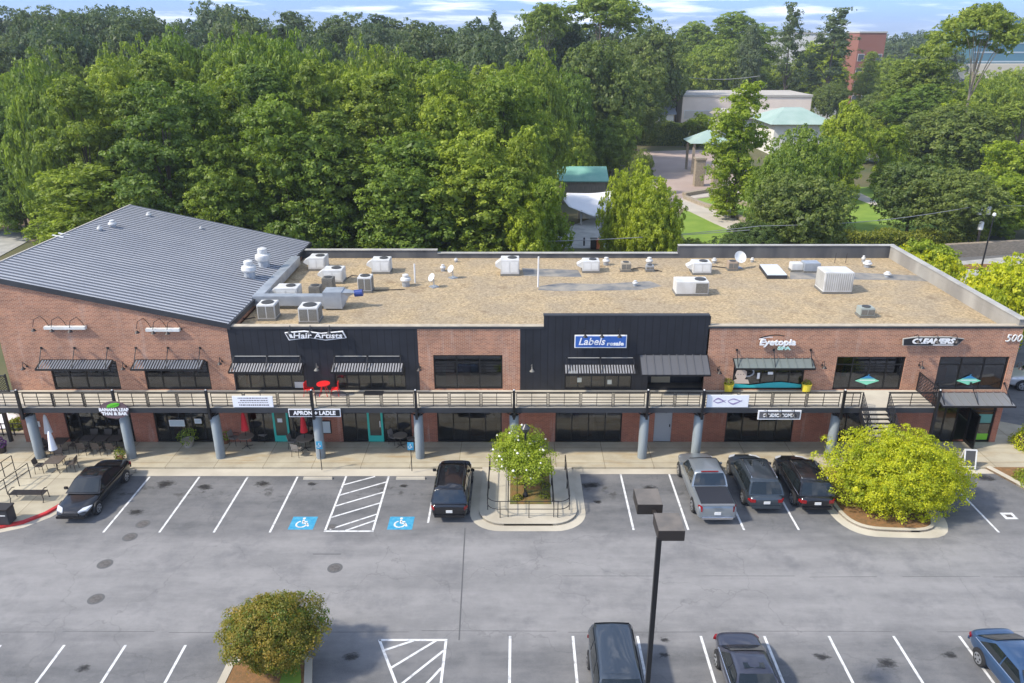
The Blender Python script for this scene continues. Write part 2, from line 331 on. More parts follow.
ORD = ['first', 'second', 'third', 'fourth', 'fifth', 'sixth', 'seventh', 'eighth', 'ninth', 'tenth', 'eleventh', 'twelfth', 'thirteenth', 'fourteenth', 'fifteenth', 'sixteenth', 'seventeenth', 'eighteenth', 'nineteenth', 'twentieth', 'twenty-first', 'twenty-second', 'twenty-third', 'twenty-fourth', 'twenty-fifth', 'twenty-sixth', 'twenty-seventh', 'twenty-eighth', 'twenty-ninth', 'thirtieth']
FONT_CACHE = {}
def text(name, s, size, m, parent, loc, depth=.02, shear=0, bold=0, width=None, space=1.0):
    cu = bpy.data.curves.new(name, 'FONT'); cu.body = s; cu.size = size; cu.extrude = depth; cu.shear = shear; cu.offset = bold; cu.align_x = 'CENTER'; cu.align_y = 'CENTER'; cu.space_character = space
    cu.resolution_u = 3
    t = bpy.data.objects.new(name + '_curve', cu); COL.objects.link(t); bpy.context.view_layer.update()
    me = bpy.data.meshes.new_from_object(t.evaluated_get(bpy.context.evaluated_depsgraph_get())); bpy.data.objects.remove(t)
    xs = [v.co.x for v in me.vertices]; w0 = max(xs) - min(xs); k = (width / w0) if width else 1
    for v in me.vertices:
        x, y, z = v.co; v.co = (x * k, -z, y)      # stands up facing -Y
    me.materials.clear(); me.materials.append(m); me.name = name
    o = bpy.data.objects.new(name, me); COL.objects.link(o); o.parent = parent; o.location = loc; return o
# ------------------------------------------------------------------ ground, lot, kerbs, markings
def grid_ground():
    xs = np.concatenate([np.arange(-400, 401, 20)]); ys = np.arange(-60, 900, 20)
    mb = MB(); idx = {}
    for j, y in enumerate(ys):
        for i, x in enumerate(xs):
            idx[i, j] = len(mb.v); mb.v.append((x * (1 + max(0, y) / 250), y * (1 + max(0, y) / 300), terrain(x * (1 + max(0, y) / 250), y * (1 + max(0, y) / 300)) - .03))
    for j in range(len(ys) - 1):
        for i in range(len(xs) - 1): mb.f.append((idx[i, j], idx[i + 1, j], idx[i + 1, j + 1], idx[i, j + 1]))
    return mb
def terrain(x, y):
    z = 0
    if y > 95: z += 7.5 * (1 - math.exp(-((y - 95) / 90.0) ** 2)) * max(0, min(1, (18 - x) / 45))
    if y > 230: z += -6 * min(1, (y - 230) / 300) * max(0, min(1, (x - 10) / 100))
    return z
GND = mat('ground_undergrowth', (.07, .085, .03), .95, c2=(.13, .11, .05), scale=.08, detail=9)
struct('ground', grid_ground(), GND)
YB = 40.8
m = MB(); m.prism([(-60, 0), (60, 0), (60, 90), (30.5, 90), (30.5, 37.9), (-60, 37.9)], -.02, 0.0); struct('parking_lot', m, ASPH)
m = MB()
for a, b in (((465, 528), (459, 640)),): m.bar(G(*a, .004), G(*b, .004), .05, .008)
for y0, x0, x1 in ((25.1, -30, 30), (28.6, 2, 30)):
    px = x0
    while px < x1:
        q = px + random.Random(px * 7 + y0).uniform(3, 7); yy = random.Random(px + y0).uniform(-.07, .07)
        m.bar((px, y0 + yy, .003), (min(q, x1), y0 + yy * .5, .003), .016, .006); px = q + random.Random(px).uniform(.2, 2)
m.bar(G(313, 554, .004), G(341, 554, .004), .05, .008)
struct('pavement_cracks', m, CRK)
def stainmat():
    m, n, l, p, o = newmat('oil_stain_film'); p.inputs['Base Color'].default_value = (.028, .026, .024, 1); p.inputs['Roughness'].default_value = .55
    t = n.new('ShaderNodeTexCoord'); ln = n.new('ShaderNodeVectorMath'); ln.operation = 'LENGTH'; l.new(t.outputs['Object'], ln.inputs[0])
    oi = n.new('ShaderNodeObjectInfo'); ad = n.new('ShaderNodeVectorMath'); ad.operation = 'ADD'; l.new(t.outputs['Object'], ad.inputs[0]); l.new(oi.outputs['Location'], ad.inputs[1])
    nz = noise(n, l, ad.outputs[0], 1.7, 7, .75); k = mathn(n, l, 'SUBTRACT', mathn(n, l, 'MULTIPLY', nz, 2.2), mathn(n, l, 'MULTIPLY', ln.outputs['Value'], 1.5))
    a = n.new('ShaderNodeMapRange'); a.inputs[1].default_value = .35; a.inputs[2].default_value = .85; a.inputs[4].default_value = .42; l.new(k, a.inputs[0]); l.new(a.outputs[0], p.inputs['Alpha']); return m
STN = stainmat(); rs = random.Random(8)
for (px, py, r) in ((165, 484, .75), (205, 487, .6), (262, 484, .65), (312, 484, .4), (136, 512, .6), (590, 485, .7), (598, 502, .35), (650, 488, .6), (404, 486, .35), (822, 657, .45), (888, 664, .6), (950, 655, .4), (665, 640, .3), (664, 655, .3), (352, 657, .5), (84, 668, .4), (985, 478, .7)):
    q = G(px, py, 0); m = MB(); m.lathe([(1, -.001), (1, 0)], 20); o = struct('oil_stain', m, STN); o.location = (q.x, q.y, .0045); o.scale = (r * 1.5, r, 1)
# pavement slab
HW = .11
left_curve = [(-21.6, 37.9), (-22.9, 37.0), (-23.6, 35.6), (-23.75, 34.3), (-24.1, 33.5), (-24.8, 32.75), (-25.8, 32.3), (-27.2, 32.1), (-32, 32.05), (-40, 32.05)]
m = MB(); m.prism([(34, 37.9)] + left_curve + [(-40, 45), (-29.3, 45), (-29.3, YB + .1), (28.4, YB + .1), (28.4, 43.5), (30.2, 43.5), (34, 41.5)][::1], 0, HW)
struct('pavement', m, WALK, bevel=0)
def smooth(pts, it=2):
    for _ in range(it):
        q = [pts[0]]
        for a, b in zip(pts[:-1], pts[1:]): q += [(a[0] * .75 + b[0] * .25, a[1] * .75 + b[1] * .25), (a[0] * .25 + b[0] * .75, a[1] * .25 + b[1] * .75)]
        pts = q + [pts[-1]]
    return pts
def strip(pts, wd, z0, z1):
    mb = MB()
    for i in range(len(pts) - 1):
        a = Vector(pts[i] + (0,)) if len(pts[i]) == 2 else Vector(pts[i]); b = Vector(pts[i + 1] + (0,)) if len(pts[i + 1]) == 2 else Vector(pts[i + 1])
        def nrm(j):
            p = Vector(pts[max(j - 1, 0)][:2]); q = Vector(pts[min(j + 1, len(pts) - 1)][:2]); d = (q - p).normalized(); return Vector((-d.y, d.x, 0))
        na, nb = nrm(i), nrm(i + 1)
        A = [a, b, b + nb * wd, a + na * wd]
        mb.hexa([(p.x, p.y, z0) for p in A], [(p.x, p.y, z1) for p in A])
    return mb
def rounded(x0, x1, y0, y1, r, n=8):
    pts = [(x0, y1)]
    for k in range(n + 1): a = PI + k / n * PI / 2; pts.append((x0 + r + r * math.cos(a), y0 + r + r * math.sin(a)))
    for k in range(n + 1): a = 1.5 * PI + k / n * PI / 2; pts.append((x1 - r + r * math.cos(a), y0 + r + r * math.sin(a)))
    pts.append((x1, y1)); return pts
# gutters (road level, pale concrete)
struct('gutter', strip([(-21.4, 37.88), (-2.3, 37.88)], -.75, 0, .006), CONC)
struct('gutter', strip([(3.15, 37.88), (16.9, 37.88)], -.55, 0, .006), CONC)
struct('gutter', strip([(21.2, 37.88), (26.9, 37.88)], -.5, 0, .006), CONC)
lc = left_curve
struct('gutter', strip([(p[0], p[1]) for p in lc], .55, 0, .006), CONC)
struct('kerb', strip(lc[2:8] + [(-40, 32.05)], .20, 0, HW + .012), REDC)
# middle island with ramps
pts = rounded(-2.0, 3.02, 32.45, 37.9, 1.3)
m = MB(); m.prism([(p[0], p[1]) for p in rounded(-2.45, 3.45, 32.0, 37.87, 1.6)], 0, .008); struct('gutter', m, CONC)
m = MB(); m.prism(pts, .009, HW - .004); struct('planted_island', m, CONC)
struct('kerb', strip(pts[1:-1], .16, 0, HW + .03), CONC)
m = MB(); m.prism([(-.42, 34.2), (1.72, 34.2), (1.72, 37.6), (-.42, 37.6)], HW - .002, HW + .03); struct('planting_bed', m, mat('bed_grass_mulch', (.22, .12, .04), .95, c2=(.11, .13, .03), scale=1.6, bump=.6, bscale=25))
# right island under lime tree, with steps pad
isl = smooth([(16.95, 37.9), (16.35, 35.6), (16.3, 33.2), (17.0, 32.1), (18.6, 31.9), (20.4, 31.9), (21.0, 33.0), (21.0, 34.6), (21.3, 37.9)])
gut = smooth([(16.6, 37.88), (15.95, 35.6), (15.85, 33.0), (16.7, 31.6), (18.6, 31.45), (20.8, 31.4), (21.6, 32.8), (21.5, 34.6), (21.75, 37.88)])
m = MB(); m.prism(gut, 0, .008); struct('gutter', m, CONC)
m = MB(); m.prism(isl, .009, HW - .004); struct('planted_island', m, MULCH)
struct('kerb', strip(isl, .18, 0, HW + .03), CONC)
# far right planter
pl = [(26.3, 37.9), (27.0, 36.2), (27.9, 33.6), (34, 31), (34, 37.9)]
m = MB(); m.prism(pl, 0, HW - .003); struct('planting_bed', m, MULCH); struct('kerb', strip(pl[:4], .3, 0, HW + .03), CONC)
# near-left island
isl = [(-11.2, 12), (-11.3, 21), (-11.25, 23.2), (-10.8, 23.85), (-9.8, 24.05), (-8.6, 24.0), (-8.0, 23.5), (-7.7, 22.2), (-7.5, 18), (-7.4, 12)]
m = MB(); m.prism(isl, 0, HW); struct('planted_island', m, MULCH)
m = MB(); m.prism([(-8.35, 12), (-7.9, 12), (-8.15, 22.4), (-8.5, 23.5), (-9.0, 23.4)], HW + .001, HW + .03); struct('grass_strip', m, GRASS)
struct('kerb', strip(isl, -.30, 0, HW + .02), CONC)
# markings
def line(a, b, wd=.105, z=.006):
    a = Vector((a[0], a[1], 0)); b = Vector((b[0], b[1], 0)); u = Vector((-(b - a).y, (b - a).x, 0)).normalized() * wd / 2
    MK.hexa([(q.x, q.y, 0.002) for q in (a - u, b - u, b + u, a + u)], [(q.x, q.y, z) for q in (a - u, b - u, b + u, a + u)])
MK = MB()
for x in (-20.35, -17.6, -14.93, -12.18): line((x, 37.05), (x, 31.9))
for x in (5.7, 8.4, 11.15, 13.85): line((x, 37.3), (x, 32.1))
line((-4.5, 37), (-4.5, 32.7)); line((23.6, 37.3), (23.6, 31.9))
line((-9.5, 37.1), (-9.5, 32.0)); line((-7.15, 37.1), (-7.15, 32.0)); line((-9.55, 32.0), (-7.1, 32.0))
for k in range(5):
    y0 = 32.1 + k * 1.02; x0 = -9.45 if k else -9.3
    a, b = (x0, y0 + .05), (-7.2, y0 + 1.35)
    if k == 4: b = (-7.9, y0 + .9)
    line(a, b, .10, .0055)
line((-8.5, 32.05), (-7.2, 32.9), .10, .0055)
for x in (2.23, 4.85, 7.42, 10.0, 12.62, 15.25, 17.92, -.32, 20.6): line((x, 24.85), (x, 19.5))
for x in (-13.3, -15.7, -18.15, -20.7): line((x, 24.35), (x, 19.2))
line((-5.6, 24.63), (-2.85, 24.63)); line((-5.6, 24.65), (-3.8, 20.6)); line((-2.9, 24.6), (-2.9, 20.2))
for k in range(5):
    t = k * .95; a = (-5.35 + t * .42, 24.05 - t); b = (min(-4.2 + k * .9, -2.95), 24.6 - max(0, k * .9 - 1.25) * 1.0)
    line(a, b, .10, .0055)
struct('painted_markings', MK, PNT)
for j, x in enumerate((-10.75, -5.85)):
    c = Vector((x, 32.68, 0)); m = MB(); m.box(x - .62, 32.13, .002, x + .62, 33.23, .006); o = struct('access_marking', m, BLU)
    s = MB()
    def st(a, b, wd=.085):
        a = Vector((x + a[0], 32.68 + a[1], 0)); b = Vector((x + b[0], 32.68 + b[1], 0)); u = Vector((-(b - a).y, (b - a).x, 0)).normalized() * wd / 2
        s.hexa([(q.x, q.y, .006) for q in (a - u, b - u, b + u, a + u)], [(q.x, q.y, .010) for q in (a - u, b - u, b + u, a + u)])
    for k in range(10):
        a0 = R(110 + k * 25); a1 = R(110 + (k + 1) * 25); st((-.05 + .26 * math.cos(a0), -.10 + .26 * math.sin(a0)), (-.05 + .26 * math.cos(a1), -.10 + .26 * math.sin(a1)))
    st((-.03, .28), (.0, -.03), .11); st((-.02, .12), (.2, .12)); st((0, -.03), (.22, -.03), .1); st((.2, 0), (.32, -.28), .1)
    s.lathe([(.075, .006), (.075, .0101)], 10, (x - .03, 33.08, 0))
    s.build('symbol', PNT, o)
def manhole(px, py, r=.36):
    p = G(px, py); t = empty('manhole_cover', (p.x, p.y, 0), 0)
    m = MB(); m.lathe([(r, .002), (r, .009)], 24); m.build('lid', IRON, t)
    m = MB(); m.lathe([(r + .09, .001), (r + .09, .005)], 24); m.build('frame', CRK, t); return t
for (px, py), l in zip(((335, 568), (105, 564), (96, 599), (332, 527), (130, 537), (143, 524), (296, 602)),
                       ('round manhole cover in the drive aisle below the striped access bay', 'upper of two round iron manhole covers at left of the lot', 'lower of two round iron manhole covers at left of the lot', 'faint round lid inside the bottom of the striped access bay', 'round lid in the second parking bay from left, nearer the aisle', 'round lid in the second parking bay from left, nearer the kerb', 'round iron lid just above the round reddish shrub tree')):
    tag(manhole(px, py, .26 if px != 332 else .18), l, 'manhole cover', 'round lids set in the asphalt')
p = G(1009, 516); t = empty('drain_grate', (p.x, p.y, 0)); tag(t, 'small white painted square drain grate in the rightmost parking bay', 'drain grate')
m = MB(); m.box(-.32, -.28, .002, .32, .28, .008); m.build('surround', PNT, t); m = MB(); m.box(-.16, -.12, .008, .16, .12, .012); m.build('grate', IRON, t)
for xc, l in ((-11.0, 'pale concrete wheel stop against the kerb left of the striped bay'), (-5.9, 'pale concrete wheel stop against the kerb right of the striped bay')):
    m = MB(); m.hexa([(xc - .8, 36.75, 0), (xc + .8, 36.75, 0), (xc + .8, 36.93, 0), (xc - .8, 36.93, 0)], [(xc - .78, 36.79, .11), (xc + .78, 36.79, .11), (xc + .78, 36.89, .11), (xc - .78, 36.89, .11)])
    tag(m.build('wheel_stop', CONC), l, 'wheel stop')
# ------------------------------------------------------------------ buildings
def wall_xz(mb, x0, x1, z0, ztop, holes, Y=YB, th=.28):
    """wall in the XZ plane with openings; ztop may be a function of x"""
    zt = ztop if callable(ztop) else (lambda x: ztop)
    xs = sorted({x0, x1} | {v for h in holes for v in (h[0], h[1])}); zs = sorted({z0} | {v for h in holes for v in (h[2], h[3])})
    zmax = max(zs) ; rows = list(zip(zs[:-1], zs[1:])) + [(zs[-1], None)]
    for (za, zb) in rows:
        for xa, xb in zip(xs[:-1], xs[1:]):
            if zb is not None and any(h[0] <= xa + 1e-6 and xb <= h[1] + 1e-6 and h[2] <= za + 1e-6 and zb <= h[3] + 1e-6 for h in holes): continue
            ta, tb = (zb, zb) if zb is not None else (zt(xa), zt(xb))
            mb.quad((xa, Y, za), (xb, Y, za), (xb, Y, tb), (xa, Y, ta)); mb.quad((xb, Y + th, za), (xa, Y + th, za), (xa, Y + th, ta), (xb, Y + th, tb))
    for h in holes:
        a, b, c, d = h
        mb.quad((a, Y, c), (a, Y, d), (a, Y + th, d), (a, Y + th, c)); mb.quad((b, Y, d), (b, Y, c), (b, Y + th, c), (b, Y + th, d))
        mb.quad((a, Y, d), (b, Y, d), (b, Y + th, d), (a, Y + th, d)); mb.quad((b, Y, c), (a, Y, c), (a, Y + th, c), (b, Y + th, c))
    mb.quad((x0, Y, zt(x0)), (x1, Y, zt(x1)), (x1, Y + th, zt(x1)), (x0, Y + th, zt(x0)))
    mb.quad((x0, Y, z0), (x0, Y, zt(x0)), (x0, Y + th, zt(x0)), (x0, Y + th, z0)); mb.quad((x1, Y, zt(x1)), (x1, Y, z0), (x1, Y + th, z0), (x1, Y + th, zt(x1)))
    return mb
ZD = 3.52                        # deck level
DARKIN = mat('shop_interior', (.26, .22, .17), .9, c2=(.10, .09, .08), scale=.7)
def window(par, a, b, c, d, muls=2, trans=(), Y=YB, glass=GLS, name='window', doors=()):
    fr = MB(); y0, y1 = Y + .07, Y + .16
    fr.box(a, y0, c, a + .08, y1, d); fr.box(b - .08, y0, c, b, y1, d); fr.box(a + .08, y0, d - .08, b - .08, y1, d); fr.box(a + .08, y0, c, b - .08, y1, c + .09)
    for k in range(1, muls + 1):
        x = a + (b - a) * k / (muls + 1); fr.box(x - .035, y0 + .005, c + .09, x + .035, y1 - .005, d - .08)
    for t in trans:
        fr.box(a + .08, y0 + .01, t - .03, b - .08, y1 - .01, t + .03)
    o = fr.build(name, FRM, par)
    g = MB(); g.box(a + .05, Y + .112, c + .05, b - .05, Y + .118, d - .05); g.build('pane', glass, o)
    return o
hx = lambda px, py: V(px, py, YB).x
# --- left wing
lw = empty('sloped_roof_building', (-22.8, 49, 0), 0, 'two-storey brick wing with grey standing-seam mono-pitch metal roof, left', 'building')
lw_off = Vector((22.8, -49, 0))
def lp(o): o.parent = lw; o.location = lw_off; return o
XL, XR = -29.35, -16.38
zr = lambda x: 7.58 + (XR - x) * 0.217
L1 = (hx(55, 389), hx(121.6, 389), ZD + .02, 5.35); L2 = (hx(147.5, 389), hx(212, 389), ZD + .02, 5.35)
l1 = (hx(70, 441), hx(136, 441), HW, 3.0); l2 = (hx(158, 441), hx(219, 441), HW, 3.0)
m = wall_xz(MB(), XL, XR, 3.3, zr, [L1, L2]); lp(m.build('front_wall', BR1))
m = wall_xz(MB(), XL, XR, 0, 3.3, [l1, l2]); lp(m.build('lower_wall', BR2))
m = MB(); m.quad((XL, 59, 0), (XL, YB, 0), (XL, YB, zr(XL)), (XL, 59, zr(XL))); m.quad((XR, YB + .3, 6.9), (XR, 59, 6.9), (XR, 59, zr(XR)), (XR, YB + .3, zr(XR)))
m.quad((XR, 59, 0), (XL, 59, 0), (XL, 59, zr(XL)), (XR, 59, zr(XR))); lp(m.build('side_wall', BR1))
m = MB(); x0, x1 = XL - .35, XR + .12
m.hexa([(x0, 40.72, zr(x0)), (x1, 40.72, zr(x1)), (x1, 59.2, zr(x1)), (x0, 59.2, zr(x0))], [(x0, 40.72, zr(x0) + .09), (x1, 40.72, zr(x1) + .09), (x1, 59.2, zr(x1) + .09), (x0, 59.2, zr(x0) + .09)])
RF = mat('standing_seam_steel', (.40, .415, .45), .5, .2, c2=(.48, .49, .515), scale=.35, detail=7)
rfo = lp(m.build('roof', RF))
s = MB(); y = 40.95
while y < 59.1:
    s.hexa([(x0, y, zr(x0) + .09), (x1, y, zr(x1) + .09), (x1, y + .11, zr(x1) + .09), (x0, y + .11, zr(x0) + .09)], [(x0, y + .02, zr(x0) + .15), (x1, y + .02, zr(x1) + .15), (x1, y + .09, zr(x1) + .15), (x0, y + .09, zr(x0) + .15)]); y += .41
so_ = s.build('seams', mat('seam_steel', (.10, .11, .13), .5, .2), rfo)
e = MB(); e.hexa([(x0, 40.66, zr(x0) - .18), (x1, 40.66, zr(x1) - .18), (x1, 40.71, zr(x1) - .18), (x0, 40.71, zr(x0) - .18)], [(x0, 40.66, zr(x0) + .13), (x1, 40.66, zr(x1) + .13), (x1, 40.71, zr(x1) + .13), (x0, 40.71, zr(x0) + .13)])
e.hexa([(x1 + .002, 40.66, zr(x1) - .22), (x1 + .12, 40.66, zr(x1) - .22), (x1 + .12, 59.2, zr(x1) - .22), (x1 + .002, 59.2, zr(x1) - .22)], [(x1 + .002, 40.66, zr(x1) + .08), (x1 + .12, 40.66, zr(x1) + .08), (x1 + .12, 59.2, zr(x1) + .08), (x1 + .002, 59.2, zr(x1) + .08)])
e.build('eave_trim', COPD, rfo)
rd = MB(); rd.hexa([(x0 - .12, 40.7, zr(x0) - .1), (x0 - .003, 40.7, zr(x0) - .1), (x0 - .003, 59.2, zr(x0) - .1), (x0 - .12, 59.2, zr(x0) - .1)], [(x0 - .12, 40.7, zr(x0) + .14), (x0 - .003, 40.7, zr(x0) + .14), (x0 - .003, 59.2, zr(x0) + .14), (x0 - .12, 59.2, zr(x0) + .14)]); rd.build('ridge_cap', PALER, rfo)
for a in (L1, L2): window(None, *a, 3, (4.35,)).parent = lw
for a in (l1, l2): window(None, *a, 4, (2.4,), glass=GLS).parent = lw
for o in [k for k in bpy.data.objects if k.parent == lw and k.name.startswith('window')]: o.location = lw_off
m = MB(); m.box(XL + .3, YB + 2.5, .2, XR - .3, YB + 2.6, 7); lp(m.build('interior_wall', DARKIN))
# --- long flat building
fb = empty('flat_roof_building', (6, 50, 0), 0, 'long two-storey brick and black-clad shops with gravel flat roof', 'building')
fo = Vector((-6, -50, 0))
def fp(o): o.parent = fb; o.location = fo; return o
XE = 28.45; ZF = 7.45; ZR = 6.95; YBK = 57.3
S1 = (hx(237, 388), hx(306, 388), ZD + .02, 5.0); S2 = (hx(335.5, 388), hx(406.6, 388), ZD + .02, 5.0)
B1 = (hx(434.6, 389), hx(502.7, 389), ZD + .05, 5.72); S3 = (hx(564.4, 388), hx(631.7, 388), ZD + .02, 4.95); S4 = (hx(647, 391), hx(704, 391), ZD + .02, 4.75)
S5 = (hx(731, 393), hx(801.5, 393), ZD + .02, 5.25); B2 = (hx(831.4, 393.5), hx(899, 393.5), ZD + .02, 5.62); B3 = (hx(932.4, 394), hx(1000.5, 395), ZD + .0, 5.62)
xa, xb, xc, xd, xe_ = XR, -5.68, 0.12, 1.45, 10.72
for nm, x0, x1, zt, hs_, mt in (('black_cladding', xa + .002, xb, ZF, [S1, S2], SID), ('brick_front', xb, xc, ZF, [B1], BR1), ('black_cladding', xc, xd, ZF, [], SID), ('black_cladding', xd, xe_, 8.08, [S3, S4], SID), ('brick_front', xe_, XE, ZF + .02, [S5, B2, B3], BR1)):
    fp(wall_xz(MB(), x0, x1, 3.3, zt, hs_, th=.3 if mt != SID else .29).build(nm, mt))
lows = [(hx(251, 441), hx(324, 441)), (hx(343.6, 441), hx(412.5, 441)), (hx(438, 441), hx(502, 441)), (hx(555, 441), hx(621, 441)), (hx(653, 441), hx(670.5, 441)), (hx(724, 441), hx(791, 441)), (hx(828, 441), hx(890, 441)), (hx(927, 441), hx(989, 441))]
lh = [(a, b, HW, 2.95 if i not in (4,) else 2.45) for i, (a, b) in enumerate(lows)]
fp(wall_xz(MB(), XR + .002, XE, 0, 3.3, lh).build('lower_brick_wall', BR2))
for k, a in enumerate((S1, S2, B1, S3, S5, B2, B3)):
    fp(window(None, *a, (4, 5, 2, 4, 4, 3, 2)[k], ((4.45,), (4.45,), (5.25,), (4.4,), (4.75,), (5.1,), (5.1,))[k], glass=GLS2 if k in (0, 1, 3) else GLS, name='shop_window'))
for i, a in enumerate(lh):
    if i == 4: m = MB(); m.box(a[0], YB + .08, HW, a[1], YB + .14, a[3]); o = fp(m.build('door', GREYD)); h = MB(); h.box(a[1] - .14, YB + .02, 1.1, a[1] - .09, YB + .08, 1.25); h.build('handle', BLK, o)
    elif i == 7: pass
    else: fp(window(None, *a, 4 if i in (0, 1) else 3, (2.35,), glass=GLS, name='shop_window'))
# recessed doorway in the black section
m = MB(); a = S4; m.box(a[0], YB + 1.0, a[2], a[0] + .38, YB + 1.05, a[3]); fp(m.build('recess_wall', SID)); m = MB(); m.box(a[0] + 1.5, YB + 1.0, a[2], a[1], YB + 1.05, a[3]); fp(m.build('recess_wall', SID))
m = MB(); m.box(a[0] + .38, YB + 1.02, a[2], a[0] + 1.5, YB + 1.06, a[3]); fp(m.build('door', BEIGE))
# entrance with open glass door (right end)
a = lh[7]; w1 = a[0] + (a[1] - a[0]) * .42; w2 = a[0] + (a[1] - a[0]) * .60
fp(window(None, a[0], w1, a[2], a[3], 1, (), name='shop_window')); o = fp(window(None, w2, a[1], a[2], a[3], 0, (1.3, 2.1), name='shop_window'))
m = MB(); m.box(w2 + .1, YB + .105, HW + .1, a[1] - .1, YB + .111, HW + .5); m.build('green_sticker', mat('lime_vinyl', (.20, .50, .03), .6), o)
m = MB(); m.box(w2 + .1, YB + .105, 1.33, a[1] - .1, YB + .111, 1.9); m.build('poster', mat('teal_poster', (.10, .28, .24), .6), o)
d = MB(); u = .95
d.box(w2 - .03, YB - u, HW + .03, w2 + .03, YB - u + .09, 2.3); d.box(w2 - .03, YB - .09, HW + .03, w2 + .03, YB, 2.3); d.box(w2 - .03, YB - u + .09, 2.2, w2 + .03, YB - .09, 2.3); d.box(w2 - .03, YB - u + .09, HW + .03, w2 + .03, YB - .09, HW + .25)
o = fp(d.build('open_door', FRM)); g = MB(); g.box(w2 - .006, YB - u + .05, HW + .2, w2 + .006, YB - .05, 2.25); g.build('pane', GLS, o)
m = MB(); m.box(w1, YB + 2.4, HW, w2, YB + 2.45, 3); fp(m.build('interior_panel', mat('pale_interior', (.35, .33, .28), .9)))
# side & back walls, roof deck, parapets
m = MB(); m.quad((XE - .0005, YB, 0), (XE, YBK, 0), (XE, YBK, ZF + .3), (XE - .0005, YB, ZF)); m.quad((XE, YBK, 0), (XR, YBK, 0), (XR, YBK, 7.3), (XE, YBK, 7.3)); fp(m.build('side_wall', BR1))
m = MB(); m.box(XR + .14, YB + .27, ZR - .25, XE - .3, YBK - .2, ZR); rf = fp(m.build('roof', GRAV))
m = MB()
for (x0, x1, z1) in ((XR + .13, xd, ZF), (xe_, XE + .02, ZF + .02)): m.box(x0, YB - .03, z1 + .002, x1, YB + .33, z1 + .045)
fp(m.build('roof_edge', mat('tan_edge', (.46, .40, .30), .9, c2=(.36, .31, .24), scale=2))); m = MB(); m.box(xd - .03, YB - .03, 8.082, xe_ + .03, YB + .33, 8.14)
for (x0, x1, z1) in ((XR + .13, xd - .001, ZF), (xe_ + .001, XE + .02, ZF + .02)): m.box(x0, YB - .045, z1 - .12, x1, YB - .005, z1 + .001)
fp(m.build('front_coping', COPD))
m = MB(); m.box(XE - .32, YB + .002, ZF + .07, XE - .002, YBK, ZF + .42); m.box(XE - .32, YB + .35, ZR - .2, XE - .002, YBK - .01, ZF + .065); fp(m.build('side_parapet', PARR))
m = MB(); m.box(XE - .38, YB - .06, ZF + .422, XE + .06, YBK + .05, ZF + .48); fp(m.build('side_coping', COPE))
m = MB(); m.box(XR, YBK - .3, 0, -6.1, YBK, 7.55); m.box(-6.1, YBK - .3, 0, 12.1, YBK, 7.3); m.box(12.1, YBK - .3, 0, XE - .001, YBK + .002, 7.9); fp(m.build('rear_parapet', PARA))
m = MB(); m.box(XR, YBK - .36, 7.552, -6.1, YBK + .06, 7.6); m.box(-6.098, YBK - .36, 7.302, 12.098, YBK + .06, 7.35); m.box(12.1, YBK - .36, 7.902, XE + .05, YBK + .06, 7.95); fp(m.build('rear_coping', COPE))
BARE = mat('bare_roof_membrane', (.13, .135, .14), .7, c2=(.30, .27, .22), scale=1.2, detail=8)
m = MB()
def rpatch(pxs, z=ZR + .006):
    pts = [G(x, y, z) for x, y in pxs]; m.prism([(p.x, p.y) for p in pts], ZR - .02, z)
rpatch([(540, 286), (560, 283), (600, 284), (650, 281), (662, 286), (640, 290), (560, 291), (538, 290)]); fp(m.build('bare_membrane', BARE)); m = MB(); rpatch([(522, 268), (578, 270), (582, 277), (524, 276)])
fp(m.build('bare_membrane', BARE)); m = MB(); rpatch([(790, 272), (845, 272), (930, 276), (938, 282), (900, 280), (790, 279)]); fp(m.build('bare_membrane', BARE))
m = MB(); m.box(XR + 1, YB + 4.0, .2, XE - 1, YB + 4.1, 6.8); fp(m.build('interior_wall', DARKIN))
m = MB(); m.box(XR + .3, YB + .3, 3.2, XE - .4, YBK - .5, 3.3); fp(m.build('upper_floor', DARKIN))
for nm, px, py in (('500', 1013, 338),):
    p = V(px, py, YB); text('number_lettering', nm, .62, WHT, fb, (p.x - 6, YB - .06 - 50, p.z), .03, .18)
RM = [mat('room_cream', (.45, .38, .28), .9), mat('room_grey', (.30, .31, .32), .9), mat('room_wood', (.30, .16, .08), .8), mat('room_red', (.32, .07, .05), .8), mat('room_green', (.10, .20, .14), .8)]
ri_ = random.Random(5)
for par, off, hls in ((lw, lw_off, (L1, L2, l1, l2)), (fb, fo, tuple([S1, S2, B1, S3, S5, B2, B3] + [q for i, q in enumerate(lh) if i not in (4, 7)]))):
    for q in hls:
        for k in range(3):
            x = ri_.uniform(q[0] + .3, q[1] - 1.0); yy = YB + .7 + k * .55; hh = ri_.uniform(.5, 1.5); m = MB(); m.box(x, yy, q[2] + .02, x + ri_.uniform(.5, 1.1), yy + .4, q[2] + hh); m.box(x - .03, yy - .03, q[2] + hh, x + .5, yy + .43, q[2] + hh + .04)
            o = m.build('display_counter', RM[ri_.randrange(5)], par); o.location = off
        m = MB(); m.box(q[0] - .3, YB + .4, q[2] - .04, q[1] + .3, YB + 2.4, q[2] - .01); o = m.build('shop_floor', RM[1], par); o.location = off
